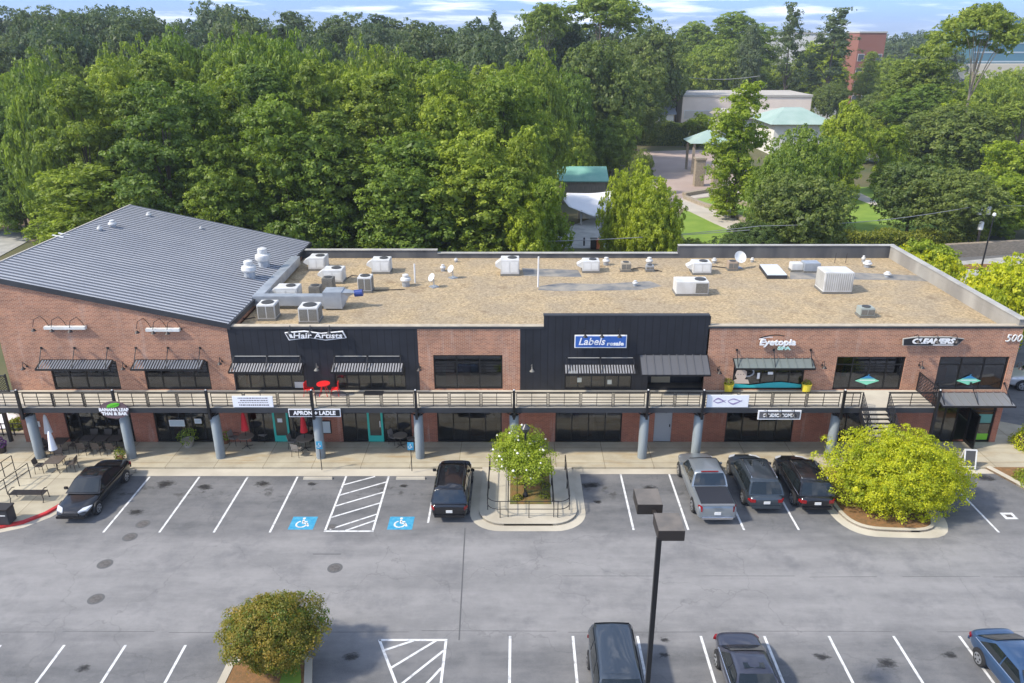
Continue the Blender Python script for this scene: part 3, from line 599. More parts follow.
# ------------------------------------------------------------------ balcony walkway
bw = empty('balcony_walkway', (0, 38.6, 0), 0, 'long first-floor walkway with black railing along the shop fronts', 'balcony')
bo = Vector((0, -38.6, 0))
def bp(o): o.parent = bw; o.location = bo; return o
XD = 23.1; YR = 38.6; sx0, sx1 = 18.95, 20.4
m = MB(); m.box(-36, YR - .05, ZD - .14, XD, YB - .003, ZD); bp(m.build('deck', CONC))
m = MB(); m.box(-36, YR - .13, ZD - .30, XD + .05, YR - .052, ZD - .02); m.box(XD, YR - .05, ZD - .30, XD + .08, YB - .01, ZD - .02)
for x in np.arange(-33, 23, 2.75): m.box(x - .05, YR, ZD - .38, x + .05, YB - .01, ZD - .145)
bp(m.build('edge_beam', COPD))
cols = [-33, -27.46, -22.2, -17.08, -11.32, -5.62, -.22, 7.13, 10.19, 17.9]
posts = cols[1:] + [XD]
stops = [(a, b) for a, b in zip([-36] + posts, posts + [None]) if b is not None]
def panel(wd):
    m = MB(); y = 0
    m.box(0, -.02, .03, .035, .02, .86); m.box(wd - .035, -.02, .03, wd, .02, .86); m.box(.04, -.02, .82, wd - .04, .02, .86); m.box(.04, -.02, .05, wd - .04, .02, .085)
    for z in (.25, .42, .59): m.box(.04, -.015, z, wd - .04, .015, z + .032)
    m.box(wd / 2 - .014, -.018, .085, wd / 2 + .014, .018, .82); return m
def addpanels(a, b):
    n = max(1, round((b - a) / 1.8)); wd = (b - a) / n
    for k in range(n):
        o = panel(wd - .10).build('railing_panel', BLK, bw); o.location = (a + k * wd + .05, 0, ZD)
    for k in range(1, n): PS.box(a + k * wd - .016, YR - .03, ZD - .2, a + k * wd + .016, YR + .02, ZD + .9)
PS = MB()
for a, b in stops:
    a += .08; b -= .08
    if b > sx1 and a < sx0: addpanels(a, sx0); addpanels(sx1, b)
    else: addpanels(a, b)
PS.box(-36, YR - .02, ZD + .885, sx0, YR + .02, ZD + .92); PS.box(sx1, YR - .02, ZD + .885, XD, YR + .02, ZD + .92)
bp(PS.build('handrail', BLK))
for x in posts:
    m = MB(); m.box(x - .065, YR - .13 - .135, 2.86 if x < XD else HW, x + .065, YR - .135, ZD + 1.10); o = bp(m.build('post', BLK))
    m = MB(); m.lathe([(.03, 0), (.05, .03), (.03, .07), (.0, .08)], 10, (x, YR - .2, ZD + 1.10)); m.build('finial', WHT, o)
for j, x in enumerate(cols):
    m = MB(); m.lathe([(.265, 0), (.265, 2.70), (.25, 2.74), (.0, 2.75)], 24); o = m.build('round_pillar', PILL, smooth=True); o.location = (x, 39.0, HW)
    tag(o, ['blue-grey round concrete pillar at the far left edge, outside the wing', 'blue-grey round pillar beside the folded white umbrellas', 'blue-grey round pillar under the oval restaurant sign', 'blue-grey round pillar left of the first red umbrella', 'blue-grey round pillar under the black and white lettered sign', 'blue-grey round pillar behind the small blue disabled parking sign', 'blue-grey round pillar behind the flowering white tree', 'pale round pillar left of the silver pickup, beside the grey steel door', 'pale round pillar directly behind the silver pickup', 'pale round pillar beside the leaning board left of the staircase'][j], 'pillar', 'round pillars carrying the walkway')
    m = MB()
    for sgn in (-1, 1): m.bar((x + sgn * .12, 39.0, 2.8), (x + sgn * .5, YR - .04, ZD - .28), .05)
    m.box(x - .1, 38.5, 2.92, x + .1, 39.1, 3.02); bp(m.build('bracket', BLK))
# lattice gates
def lattice(mb, A, B, z0, z1, n=7):
    A = Vector(A); B = Vector(B); L = (B - A).length
    P = lambda t, z: A + (B - A) * t + Vector((0, 0, z))
    mb.bar(P(0, z0), P(1, z0), .05); mb.bar(P(0, z1), P(1, z1), .05); mb.bar(P(0, z0), P(0, z1), .05); mb.bar(P(1, z0), P(1, z1), .05)
    h = z1 - z0
    for k in range(-n, n):
        for sg in (1, -1):
            t0 = k / n; t1 = t0 + h / L
            q0, q1 = max(0, t0), min(1, t1)
            if q1 <= q0: continue
            za = z0 + (q0 - t0) * L; zb = z0 + (q1 - t0) * L
            if sg < 0: za, zb = z1 + z0 - za, z1 + z0 - zb
            mb.bar(P(q0, za), P(q1, zb), .022)
g = lattice(MB(), (XD - .02, YB - .05, 0), (XD - .02, YR, 0), ZD + .1, ZD + 1.5, 9) if False else MB()
lattice(g, (XD + .0, YB - .06, 0), (XD + .0, YR + .1, 0), ZD - .05, ZD + 1.15, 9); bp(g.build('lattice_screen', BLK))
g = MB(); lattice(g, (-30.6, YB - .2, 0), (-29.45, YB - .2, 0), ZD + .02, ZD + 1.0, 7); g.box(-29.45, YB - .24, ZD, -29.38, YB - .17, ZD + 1.1); bp(g.build('lattice_gate', BLK))
# stairs
st = empty('staircase', (19.7, 36.6, 0), 0, 'steel staircase with concrete treads going down from the walkway behind the lime tree', 'staircase')
so2 = Vector((-19.7, -36.6, 0))
n = 19; y0 = YR - .14; run = 4.1; m = MB()
for k in range(n):
    z = ZD - (k + 1) * (ZD - HW) / (n + 1); y = y0 - k * run / n; m.box(sx0 + .06, y - .27, z - .05, sx1 - .06, y, z)
o = m.build('treads', CONC, st); o.location = so2
m = MB()
for x in (sx0, sx1):
    m.hexa([(x - .03, y0, ZD - .5), (x + .03, y0, ZD - .5), (x + .03, y0, ZD - .05), (x - .03, y0, ZD - .05)], [(x - .03, y0 - run, HW - .02), (x + .03, y0 - run, HW - .02), (x + .03, y0 - run, HW + .25), (x - .03, y0 - run, HW + .25)])
o = m.build('stringers', BLK, st); o.location = so2
m = MB()
for x in (sx0, sx1):
    for hh in (.25, .42, .59, .76, .95): m.bar((x, y0, ZD + hh), (x, y0 - run, HW + .15 + hh), .035)
    for k in range(5): t = k / 4; zz = ZD + (HW + .15 - ZD) * t; m.box(x - .025, y0 - run * t - .025, zz - .1, x + .025, y0 - run * t + .025, zz + .97)
o = m.build('handrails', BLK, st); o.location = so2
# ------------------------------------------------------------------ awnings, signs, wall lamps
def awning(x0, x1, z, proj, drop, label, kind='louver', rods=3, rodh=.75, mt=None):
    t = empty('awning', ((x0 + x1) / 2, YB, z), 0, label, 'awning', 'awnings over the shop windows'); w2 = (x1 - x0) / 2
    m = MB(); a, b = -w2, w2
    P = lambda x, s: (x, -.03 - proj * s, -drop * s)
    m.bar(P(a, 0), P(b, 0), .07); m.bar(P(a, 1), P(b, 1), .06, .10); m.bar(P(a, 0), P(a, 1), .05, .08); m.bar(P(b, 0), P(b, 1), .05, .08)
    m.build('frame', BLK if kind != 'sheet2' else COPD, t)
    if kind == 'louver':
        m = MB(); k = a + .06
        while k < b - .06:
            m.hexa([(k, -.07, .0), (k + .085, -.07, .0), (k + .085, -.03 - proj + .03, -drop), (k, -.03 - proj + .03, -drop)], [(k, -.07, .025), (k + .085, -.07, .025), (k + .085, -.03 - proj + .03, -drop + .025), (k, -.03 - proj + .03, -drop + .025)]); k += .155
        m.build('slats', mt or COPE, t)
    else:
        m = MB(); m.hexa([P(a, 0.02), P(b, 0.02), P(b, 1), P(a, 1)], [(v[0], v[1], v[2] + .04) for v in (P(a, 0.02), P(b, 0.02), P(b, 1), P(a, 1))])
        k = a + .3
        while k < b:
            m.hexa([(k, -.05, .04), (k + .04, -.05, .04), (k + .04, -.03 - proj, -drop + .04), (k, -.03 - proj, -drop + .04)], [(k, -.05, .08), (k + .04, -.05, .08), (k + .04, -.03 - proj, -drop + .08), (k, -.03 - proj, -drop + .08)]); k += .45
        m.build('canopy', mt or COPD, t)
    if kind == 'louver' and rodh < .5: m = MB(); m.bar((a + .1, -.04, rodh), (b - .1, -.04, rodh), .035); m.build('top_bar', COPE, t)
    if rods:
        for i in range(rods):
            x = a + .15 + (b - a - .3) * i / (rods - 1); m = MB(); m.bar((x, -.04, rodh), (x, -.03 - proj * .9, -drop * .9 + .03), .035); m.box(x - .05, -.07, rodh - .06, x + .05, -.002, rodh + .06); m.build('tie_rod', BLK if kind != 'light' else WHT, t)
    return t
SLT = mat('slat_pale_metal', (.33, .33, .34), .5, .3); SLD = mat('slat_dark_metal', (.19, .21, .24), .45, .3)
awning(L1[0] - .35, L1[1] - .15, 5.42, .75, .28, 'dark louvred awning above the upper left window of the brick wing', mt=SLD)
awning(L2[0] - .35, L2[1] - .15, 5.42, .75, .28, 'dark louvred awning above the upper right window of the brick wing', mt=SLD)
awning(hx(232, 362), hx(304, 362), 5.22, .72, .27, 'pale slatted awning left of the red chairs on the black front', mt=SLT, rodh=.45)
awning(hx(332.5, 362), hx(403.5, 362), 5.22, .72, .27, 'pale slatted awning right of the red chairs on the black front', mt=SLT, rodh=.45)
awning(hx(564, 362), hx(636, 362), 5.12, .72, .27, 'pale slatted awning below the blue sign', mt=SLT, rodh=.45)
awning(hx(639, 362), hx(706.5, 362), 5.72, 1.15, .75, 'solid grey standing-seam canopy beside the blue-sign shop', kind='sheet', rods=0, mt=mat('canopy_grey_metal', (.12, .12, .125), .5, .3))
awning(S5[0] - .1, S5[1] + .3, 5.5, .7, .33, 'grey-green solid awning over the beauty shop window', kind='sheet', mt=mat('awning_greygreen', (.17, .20, .19), .5, .2), rodh=.55)
awning(hx(930, 405), hx(1001, 405), 3.35, 1.25, .28, 'grey metal awning over the lower right entrance with open door', kind='sheet', mt=mat('awning_grey', (.22, .225, .23), .5, .3), rodh=.62)
def board(name, label, x0, x1, z0, z1, Y, th, face, edge, border=.05, cat='sign', pts=None):
    t = empty(name, ((x0 + x1) / 2, Y, (z0 + z1) / 2), 0, label, cat); w2, h2 = (x1 - x0) / 2, (z1 - z0) / 2
    out = pts or [(-w2, -h2), (w2, -h2), (w2, h2), (-w2, h2)]
    m = MB(); m.prismY(out, -th, 0); m.build('frame', edge, t)
    ins = [(x * (1 - border / w2), z * (1 - border / h2)) for x, z in out]
    m = MB(); m.prismY(ins, -th - .012, -th + .0); m.build('panel', face, t); return t
LB = mat('sign_black', (.016, .016, .02), .4); SBLUE = mat('sign_blue', (.035, .12, .42), .4)
WL = mat('sign_white_letters', (.82, .82, .82), .5)
# zig-zag hair salon sign
a, b = V(285.5, 336, YB - .2), V(346, 336, YB - .2)
t = board('shop_sign', 'black zigzag sign with white hair salon lettering', a.x, b.x, 6.72, 7.28, (YB - .15), .1, LB, WL, .05, pts=[(-1.72, .18), (-.62, .28), (.32, .14), (1.55, .27), (1.72, -.14), (.55, -.28), (-.35, -.13), (-1.52, -.28)])
text('lettering', 'Hair Artists', .44, WL, t, (.12, -.125, 0), .012, .1, .008, 2.75)
m = MB(); m.prismY([(-1.5, .12), (-1.35, .12), (-1.25, -.12), (-1.42, -.12)], -.13, -.115); m.build('emblem', WL, t)
# blue sign
a, b = V(574.5, 341, (YB - .15)), V(626.5, 341, (YB - .15))
t = board('shop_sign', 'blue rectangular sign with white serif lettering on black wall', a.x, b.x, V(600, 347.2, (YB - .15)).z, V(600, 334.8, (YB - .15)).z, (YB - .15), .1, SBLUE, WL, .05)
text('lettering', 'Labels', .60, WL, t, (-.52, -.125, .0), .012, .25, .006, 1.5); text('lettering', 'resale', .32, WL, t, (.82, -.125, -.12), .012, .1, .012, .95)
# cleaners sign
a, b = V(901, 346, (YB - .15)), V(962, 346, (YB - .15)); w2 = (b.x - a.x) / 2
t = board('shop_sign', 'black tapering sign with bold white cleaners lettering', a.x, b.x, 6.35, 6.93, (YB - .15), .1, LB, COPE, .04, pts=[(-w2, .17), (-1.0, .29), (.9, .29), (w2, .17), (w2 - .35, -.24), (-w2 + .05, -.24)])
text('lettering', 'CLEANERS', .40, WL, t, (-.05, -.125, .03), .012, .25, .022, 2.4); m = MB(); m.box(.0, -.13, -.21, 1.15, -.112, -.17); m.build('underline', WL, t)
# eyetopia letters
p = V(777, 342, YB - .1); t = empty('shop_sign', (p.x, YB - .1, p.z), 0, 'white italic lettering with swoosh above the grey-green awning', 'sign')
text('lettering', 'Eyetopia', .50, WL, t, (0, -.07, 0), .04, .15, .016, 2.05); text('lettering', 'SPA', .27, mat('sign_mint', (.45, .70, .62), .5), t, (.42, -.07, -.36), .03, 0, .012, .75)
m = MB()
for i in range(10):
    q = lambda k: (-1.0 + 1.35 * k / 10, -.06, .28 + .16 * math.sin(k / 10 * 2.4))
    m.bar(q(i), q(i + 1), .04, .045)
m.build('swoosh', LB, t)
m = MB()
for i in range(6):
    q = lambda k: (-1.05 + .75 * k / 6, -.05, .18 + .14 * math.sin(k / 6 * 2.0)); m.bar(q(i), q(i + 1), .04, .035)
m.build('swoosh', WL, t)
# apron + ladle
a, b = V(288.5, 412, 38.4), V(340.5, 412, 38.4)
t = board('shop_sign', 'black sign board with white capital lettering hung on the walkway edge', a.x, b.x, V(314, 416.8, 38.4).z, V(314, 409, 38.4).z, 38.45, .06, LB, WL, .045)
text('lettering', 'APRON + LADLE', .33, WL, t, (0, -.085, 0), .012, 0, .012, 2.35)
# studio sign
a, b = V(758, 414.5, 38.4), V(801, 414.5, 38.4)
t = board('shop_sign', 'white-framed grey sign with dark panel under the walkway near the stairs', a.x, b.x, V(780, 419.5, 38.4).z, V(780, 410.5, 38.4).z, 38.45, .06, mat('sign_grey', (.12, .12, .13), .5), WL, .07)
text('lettering', 'STUDIO COMM', .27, WL, t, (-.02, -.085, -.02), .012, 0, .012, 1.75)
# oval restaurant sign
p = V(114.5, 409.5, 38.3); t = empty('shop_sign', (p.x, 38.3, p.z), 0, 'oval maroon restaurant sign with green leaf and white lettering', 'sign')
m = MB(); n = 28; m.prismY([(.80 * math.cos(2 * PI * k / n), .52 * math.sin(2 * PI * k / n)) for k in range(n)], -.08, 0); m.build('panel', mat('sign_maroon', (.14, .09, .10), .5), t)
m = MB(); m.prismY([(-.36, .14), (-.30, .30), (-.05, .42), (.22, .45), (.40, .40), (.30, .26), (.05, .18), (-.15, .16)], -.11, -.083); m.build('leaf_emblem', mat('leaf_green', (.13, .55, .03), .5), t)
m = MB(); m.bar((-.32, -.115, .17), (.34, -.115, .40), .02, .02); m.build('leaf_vein', mat('leaf_dark', (.03, .25, .02), .5), t)
text('lettering', 'BANANA LEAF', .25, WL, t, (0, -.09, .02), .015, 0, .014, 1.62); text('lettering', 'THAI & BAR', .24, WL, t, (0, -.09, -.22), .015, 0, .014, 1.42)
m = MB(); m.bar((.3, .0, .2), (.3, .25, .25), .05); m.bar((-.3, .0, .2), (-.3, .25, .25), .05); m.build('bracket', BLK, t)
# banners on rail
a, b = V(232.5, 402, 38.5), V(273, 402, 38.5)
t = board('banner', 'white banner with lines of dark print tied to the railing', a.x, b.x, ZD + .02, ZD + .72, 38.53, .012, WF, WF, .02, 'banner')
text('lettering', 'GRAND OPENING', .10, mat('print_grey', (.12, .10, .10), .6), t, (0, -.03, .24), .003, 0, .003, 1.7) if False else None
m = MB(); rr = random.Random(4)
for zz, s_ in ((.22, .05), (.08, .05), (-.05, .035), (-.2, .07)):
    x = -.85 + rr.uniform(0, .2)
    while x < .8: wv_ = rr.uniform(.04, .13); m.box(x, -.032, zz - s_ / 2, x + wv_, -.026, zz + s_ / 2); x += wv_ + .035
m.build('print', mat('print_dark', (.14, .11, .12), .6), t)
a, b = V(706.5, 404, 38.5), V(748.5, 404, 38.5)
t = board('banner', 'white banner with a lilac swirl pattern tied to the railing', a.x, b.x, ZD + .02, ZD + .78, 38.53, .012, WF, WF, .02, 'banner')
m = MB()
for k0, k1, s_ in ((-.8, -.1, 1), (.0, .8, -1)):
    pr = None
    for i in range(15):
        u = i / 14; q = (k0 + (k1 - k0) * u, -.03, s_ * .17 * math.sin(u * PI * 1.2) * (1 if u < .5 else .8)); q2 = (q[0], -.03, -q[2] * .7 + .02)
        if pr: m.bar(pr[0], q, .006, .07 * math.sin(PI * u) + .02); m.bar(pr[1], q2, .006, .05 * math.sin(PI * u) + .015)
        pr = (q, q2)
m.build('swirl', mat('lilac', (.30, .24, .42), .6), t)
# window graphics
def diamond(px, py, W_, l):
    p = V(px, py, YB + .06); t = empty('window_emblem', (p.x, YB + .06, p.z), 0, l, 'sign', 'hanger emblems in the dry-cleaner windows')
    m = MB(); m.prismY([(-W_, .02), (-.25, .21), (.25, .21), (W_, .02), (.2, -.16), (0, -.24), (-.2, -.16)], -.02, 0); m.build('plate', mat('mint_vinyl', (.22, .62, .42), .5), t)
    m = MB(); m.prismY([(-.45, .17), (-.25, .24), (-.1, .33), (.1, .33), (.25, .24), (.45, .17)], -.03, -.021); m.tube([(0, -.03, .33), (.02, -.03, .4), (.08, -.03, .4)], .02, 6); m.build('hanger', mat('blue_vinyl', (.04, .22, .42), .5), t)
    m = MB(); m.box(-.45, -.028, .04, .45, -.022, .075); m.build('lettering_bar', WL, t)
diamond(867, 381, .7, 'mint hanger emblem in the left of the two dark cleaner windows'); diamond(968.5, 381, .7, 'mint hanger emblem in the right of the two dark cleaner windows')
ctr = Vector(((S5[0] + S5[1]) / 2, YB + .05, ZD + .02)); t = empty('window_graphic', ctr, 0, 'turquoise wave and woman portrait decal across the beauty shop glass', 'window graphic')
W_ = (S5[1] - S5[0]) / 2 - .06; m = MB(); m.prismY([(-W_, .12), (W_, .12), (W_, .32), (W_ * .4, .48), (0, .42), (-W_ * .5, .28), (-W_, .38)], -.012, 0); m.build('wave', mat('turquoise_vinyl', (.02, .38, .42), .5), t)
m = MB(); m.prismY([(-W_ + .02, .38), (-W_ + .95, .38), (-W_ + .85, .62), (-W_ + .65, .66), (-W_ + .75, .85), (-W_ + .72, 1.15), (-W_ + .45, 1.3), (-W_ + .15, 1.2), (-W_ + .08, .9), (-W_ + .2, .66), (-W_ + .02, .6)], -.012, -.001); m.build('portrait', mat('portrait_skin', (.55, .45, .38), .6), t)
m = MB()
for i in range(12):
    q = lambda k: (-W_ + .75 + .38 * math.cos(2.6 - k * .36), -.015, 1.1 + .26 * math.sin(2.6 - k * .36)); m.bar(q(i), q(i + 1), .05, .07)
m.build('hair_curl', mat('grey_vinyl', (.35, .36, .38), .6), t)
m = MB()
for k in range(3): m.box(-W_ + .20 + k * .16, -.016, .95, -W_ + .27 + k * .16, -.0125, .98)
m.build('features', LB, t)
m = MB(); m.box(-W_ + 1.35, -.012, .68, -W_ + 1.5, 0, 1.05); m.box(-W_ + 1.95, -.012, .95, -W_ + 2.25, 0, 1.12); m.box(-W_ + 2.1, -.012, 1.3, -W_ + 2.35, 0, 1.38); m.build('notices', WL, t)
m = MB(); m.box(0, 0, 0, .75, .012, .38); t = m.build('window_poster', mat('poster_grey', (.42, .44, .44), .6)); t.location = (hx(294, 381), YB + .05, ZD + .12); tag(t, 'grey-white poster low in the window left of the red chairs', 'poster')
for (px, py, w_, h_, l) in ((573, 372.5, .55, .22, 'white paper sign top left in the window under the blue sign'), (622, 374, .45, .1, 'small white strip sign top right in the window under the blue sign'), (579.5, 380, .25, .28, 'pale square notice in left pane under the blue sign'), (609.5, 382, .25, .28, 'yellowish square notice in the middle pane under the blue sign')):
    p = V(px, py, YB + .05); m = MB(); m.box(-w_ / 2, 0, -h_ / 2, w_ / 2, .012, h_ / 2); t = m.build('window_notice', mat('paper', (.50, .50, .42), .7)); t.location = (p.x, YB + .05, p.z); tag(t, l, 'notice')
def gooseneck(px, py, l, s=1, Y=YB, arm=.55, left=1, mt=BRZ):
    p = V(px, py, Y); t = empty('gooseneck_lamp', (p.x, Y, p.z), 0, l, 'wall lamp', 'gooseneck lamps on the walls'); m = MB()
    pts = [(0, 0, 0), (-.05 * s, -.10, .20 * s), (-.2 * s + .2, -.30, .36 * s), (-.42 * s + .42, -arm, .30 * s), (-.5 * s + .5, -arm - .07, .10 * s)]
    m.tube(pts, .018, 6); m.lathe([(.05, -.05), (.05, .05)], 8, (0, -.02, 0)); m.build('arm', mt, t)
    m = MB(); m.lathe([(.03, .05), (.06, .02), (.14, -.08), (.15, -.09)], 12, (-.5 * s + .5, -arm - .08, .05 + .0 * s)); m.build('shade', mt, t); return t
for j, (px, py) in enumerate(((49, 326), (67, 326.5), (85, 327), (151, 328), (167, 328.5), (181, 329))): gooseneck(px, py, '%s bronze gooseneck lamp over the %s empty sign ledge of the brick wing' % (('left', 'middle', 'right')[j % 3], ('left', 'right')[j // 3]), arm=.6, s=1.95)
for k, (x0, x1, py) in enumerate(((45.5, 87, 327), (147, 181, 329))):
    a, b = V(x0, py, YB), V(x1, py, YB); m = MB(); m.box(0, -.22, -.09, b.x - a.x, 0, .09); o = m.build('sign_ledge', WHT, bevel=.015); o.location = (a.x, YB - .004, a.z); tag(o, 'white empty sign ledge on the brick wing, %s one' % ('left', 'right')[k], 'sign ledge')
for j, (px, py) in enumerate(((292, 328.5), (312, 328.5), (331, 328.5))): gooseneck(px, py + 1, '%s lamp over the zigzag hair salon sign' % ('left', 'middle', 'right')[j], arm=.45, mt=COPD)
for j, (px, py) in enumerate(((584.5, 332), (601, 332), (618.5, 332))): gooseneck(px, py + 1, '%s lamp over the blue sign' % ('left', 'middle', 'right')[j], arm=.45, mt=BLK)
for j, px in enumerate((914, 933, 952)): gooseneck(px, 338.5, '%s lamp over the cleaners sign' % ('left', 'middle', 'right')[j], arm=.45)
for j, px in enumerate((765, 779, 792)): gooseneck(px, 412, '%s lamp over the white-framed sign under the walkway' % ('left', 'middle', 'right')[j], Y=38.45, arm=.3, mt=BLK)
for j, (px, py, l) in enumerate(((222, 361, 'wall lamp on the brick corner next to the black front, left end'), (318, 367, 'pale barn lamp above the red chairs'), (420, 367, 'wall lamp at left of the brick panel between black fronts'), (532, 368, 'pale barn lamp on the black wall between brick panel and blue sign'), (718, 370, 'wall lamp left of the beauty shop window'), (822, 365, 'wall lamp right of the beauty shop window'), (919, 365, 'wall lamp between the two cleaner windows'), (27, 366, 'wall lamp at left end of the brick wing'), (126, 366, 'wall lamp between the two windows of the brick wing'), (1017, 366, 'wall lamp at the right corner of the brick end'))):
    gooseneck(px, py, l, arm=.3, mt=HVG if 'pale' in l else BRZ)
# ------------------------------------------------------------------ roof plant
RZ = ZR
def at_roof(px, py): return G(px, py, RZ)
def unit(px, py, w_, d_, h_, label, kind='package', rz=0, col=None, top=True):
    p = at_roof(px, py); t = empty('air_conditioner', (p.x, p.y + d_ / 2, RZ), rz, label, 'air conditioner', 'rooftop air conditioners'); m = MB()
    m.box(-w_ / 2, -d_ / 2, .12, w_ / 2, d_ / 2, h_); m.build('cabinet', col or HV, t, bevel=.03, seg=2)
    m = MB(); m.box(-w_ / 2 - .03, -d_ / 2 - .03, 0, w_ / 2 + .03, d_ / 2 + .03, .13); m.build('curb', HVG, t)
    if kind == 'package':
        f = MB(); f.lathe([(min(w_, d_) * .27, h_), (min(w_, d_) * .27, h_ + .05), (min(w_, d_) * .2, h_ + .06)], 16, (w_ * .12, .05, 0)); f.build('fan', FAN, t)
        f = MB(); f.hexa([(-w_ / 2 - .38, -d_ * .3, h_ * .55), (-w_ / 2 - .005, -d_ * .3, h_ * .35), (-w_ / 2 - .005, d_ * .3, h_ * .35), (-w_ / 2 - .38, d_ * .3, h_ * .55)], [(-w_ / 2 - .38, -d_ * .3, h_ * .68), (-w_ / 2 - .005, -d_ * .3, h_ * .92), (-w_ / 2 - .005, d_ * .3, h_ * .92), (-w_ / 2 - .38, d_ * .3, h_ * .68)]); f.build('intake_hood', col or HV, t)
        f = MB(); f.box(-w_ * .42, -d_ / 2 - .012, .25, -w_ * .03, -d_ / 2 - .001, h_ - .15); f.box(w_ * .03, -d_ / 2 - .012, .25, w_ * .42, -d_ / 2 - .001, h_ - .15); f.build('access_panel', COPE if False else WHT, t)
    elif kind == 'condenser':
        f = MB(); f.lathe([(min(w_, d_) * .36, h_), (min(w_, d_) * .36, h_ + .04), (min(w_, d_) * .28, h_ + .05)], 18); f.build('fan', FAN, t)
        f = MB(); f.box(-w_ * .45, -d_ / 2 - .012, .2, -w_ * .03, -d_ / 2 - .001, h_ - .1); f.box(w_ * .03, -d_ / 2 - .012, .2, w_ * .45, -d_ / 2 - .001, h_ - .1); f.box(w_ / 2 + .001, -d_ * .4, .2, w_ / 2 + .012, d_ * .4, h_ - .1); f.build('grille', HVG, t)
    elif kind == 'halfgrille':
        f = MB(); f.box(w_ * .1, -d_ / 2 - .012, .2, w_ * .47, -d_ / 2 - .001, h_ - .1); f.build('grille', HVG, t)
        f = MB(); f.lathe([(d_ * .3, h_), (d_ * .3, h_ + .05), (d_ * .22, h_ + .06)], 16, (w_ * .28, 0, 0)); f.build('fan', FAN, t)
    elif kind == 'louver':
        f = MB(); k = -w_ / 2 + .1
        while k < w_ / 2 - .08: f.box(k, -d_ / 2 - .02, .25, k + .05, -d_ / 2 - .002, h_ - .08); k += .14
        k = -d_ / 2 + .1
        while k < d_ / 2 - .08: f.box(-w_ / 2 - .02, k, .25, -w_ / 2 - .002, k + .05, h_ - .08); k += .14
        f.build('louvers', COPE, t)
    return t
unit(267, 321, 1.05, 1.0, 1.0, 'white condenser with caged grille at front left of the roof', 'condenser')
unit(309, 324, 1.15, 1.1, 1.0, 'white half-grille condenser at the front roof edge right of the duct', 'condenser')
unit(287, 302, 1.45, 1.1, .9, 'white packaged unit inside the corner of the L-shaped duct')
unit(317, 271, 1.2, 1.3, .95, 'white hooded unit at back left, nearest the metal roof')
unit(333, 284, 1.35, 1.2, .95, 'white packaged unit behind the two small dark condensers')
unit(365, 293, .9, .9, 1.05, 'tall white standing unit right of the blue-capped duct box', 'condenser')
unit(381, 274, 1.3, 1.1, 1.0, 'white packaged unit standing alone near the rear parapet at left')
unit(315, 298, .75, .7, .75, 'lower dark grey condenser next to the duct', 'condenser', col=HVG); unit(328, 291, .75, .7, .85, 'upper dark grey condenser next to the duct', 'condenser', col=HVG)
unit(510, 276, 1.3, 1.2, 1.15, 'tall white unit at the rear with the white pipe to its right')
unit(591, 273, 1.2, 1.0, .85, 'white unit at the rear right of the white pipe')
unit(626, 272, .7, .6, .65, 'small beige condenser with brown grille at the rear', 'condenser', col=mat('beige_steel', (.42, .36, .27), .6))
unit(650, 272, .55, .5, .45, 'smallest grey condenser at the rear beside a turbine vent', 'condenser', col=mat('grey_steel', (.3, .31, .32), .6))
unit(702, 275, 1.3, 1.1, .85, 'white unit at the rear left of the big dish', 'package')
unit(692, 296, 2.1, 1.2, .95, 'wide white unit with grey grille half, centre right of the roof', 'halfgrille')
unit(733, 271, .7, .65, .65, 'small tan condenser just below the big dish', 'condenser', col=mat('tan_steel', (.35, .27, .2), .6))
unit(837, 294, 1.9, 1.5, 1.45, 'big white louvred cooling unit at right of the roof', 'louver')
unit(797, 272, .8, .7, .6, 'pale empty-framed box beside the galvanised box at the rear', 'none')
unit(812, 273, 1.15, .9, .7, 'galvanised grey box at the rear, left of the louvred unit', 'none', col=GAL)
unit(867, 318, .85, .7, .6, 'small pale green-grey box alone near the front right of the roof', 'condenser', col=mat('greengrey_steel', (.30, .33, .30), .6))
# duct
t = empty('roof_duct', (-14, 46, RZ), 0, 'L-shaped galvanised duct joining box with blue-capped fan', 'duct')
A = at_roof(257, 309); B = at_roof(301, 267.5); C_ = at_roof(323, 311); o0 = Vector((14, -46, -RZ))
m = MB(); A2 = Vector((A.x + .1, A.y + .3, RZ + .55)); B2 = Vector((B.x - .3, B.y, RZ + .55)); m.bar(A2, B2, .6, .6); m.build('duct_run', GAL, t).location = o0
m = MB(); m.bar(A2 + Vector((-.28, -.1, 0)), Vector((C_.x, A2.y - .1, RZ + .55)), .6, .601); m.build('duct_run', GAL, t).location = o0
m = MB(); x = C_.x + .02; y = A2.y - .55; m.box(x, y, RZ + .1, x + 1.15, y + 1.1, RZ + 1.15)
m.hexa([(x + 1.15, y + .1, RZ + .15), (x + 1.5, y + .35, RZ + .75), (x + 1.5, y + .8, RZ + .75), (x + 1.15, y + 1.0, RZ + .15)], [(x + 1.15, y + .1, RZ + 1.1), (x + 1.9, y + .35, RZ + 1.0), (x + 1.9, y + .8, RZ + 1.0), (x + 1.15, y + 1.0, RZ + 1.1)]); m.build('fan_box', GAL, t).location = o0
m = MB(); m.tube([(x + 1.85, y + .6, RZ + .9), (x + 2.35, y + .6, RZ + .95)], .22, 12); m.build('blue_cap', mat('blue_tarp', (.02, .05, .22), .5), t).location = o0
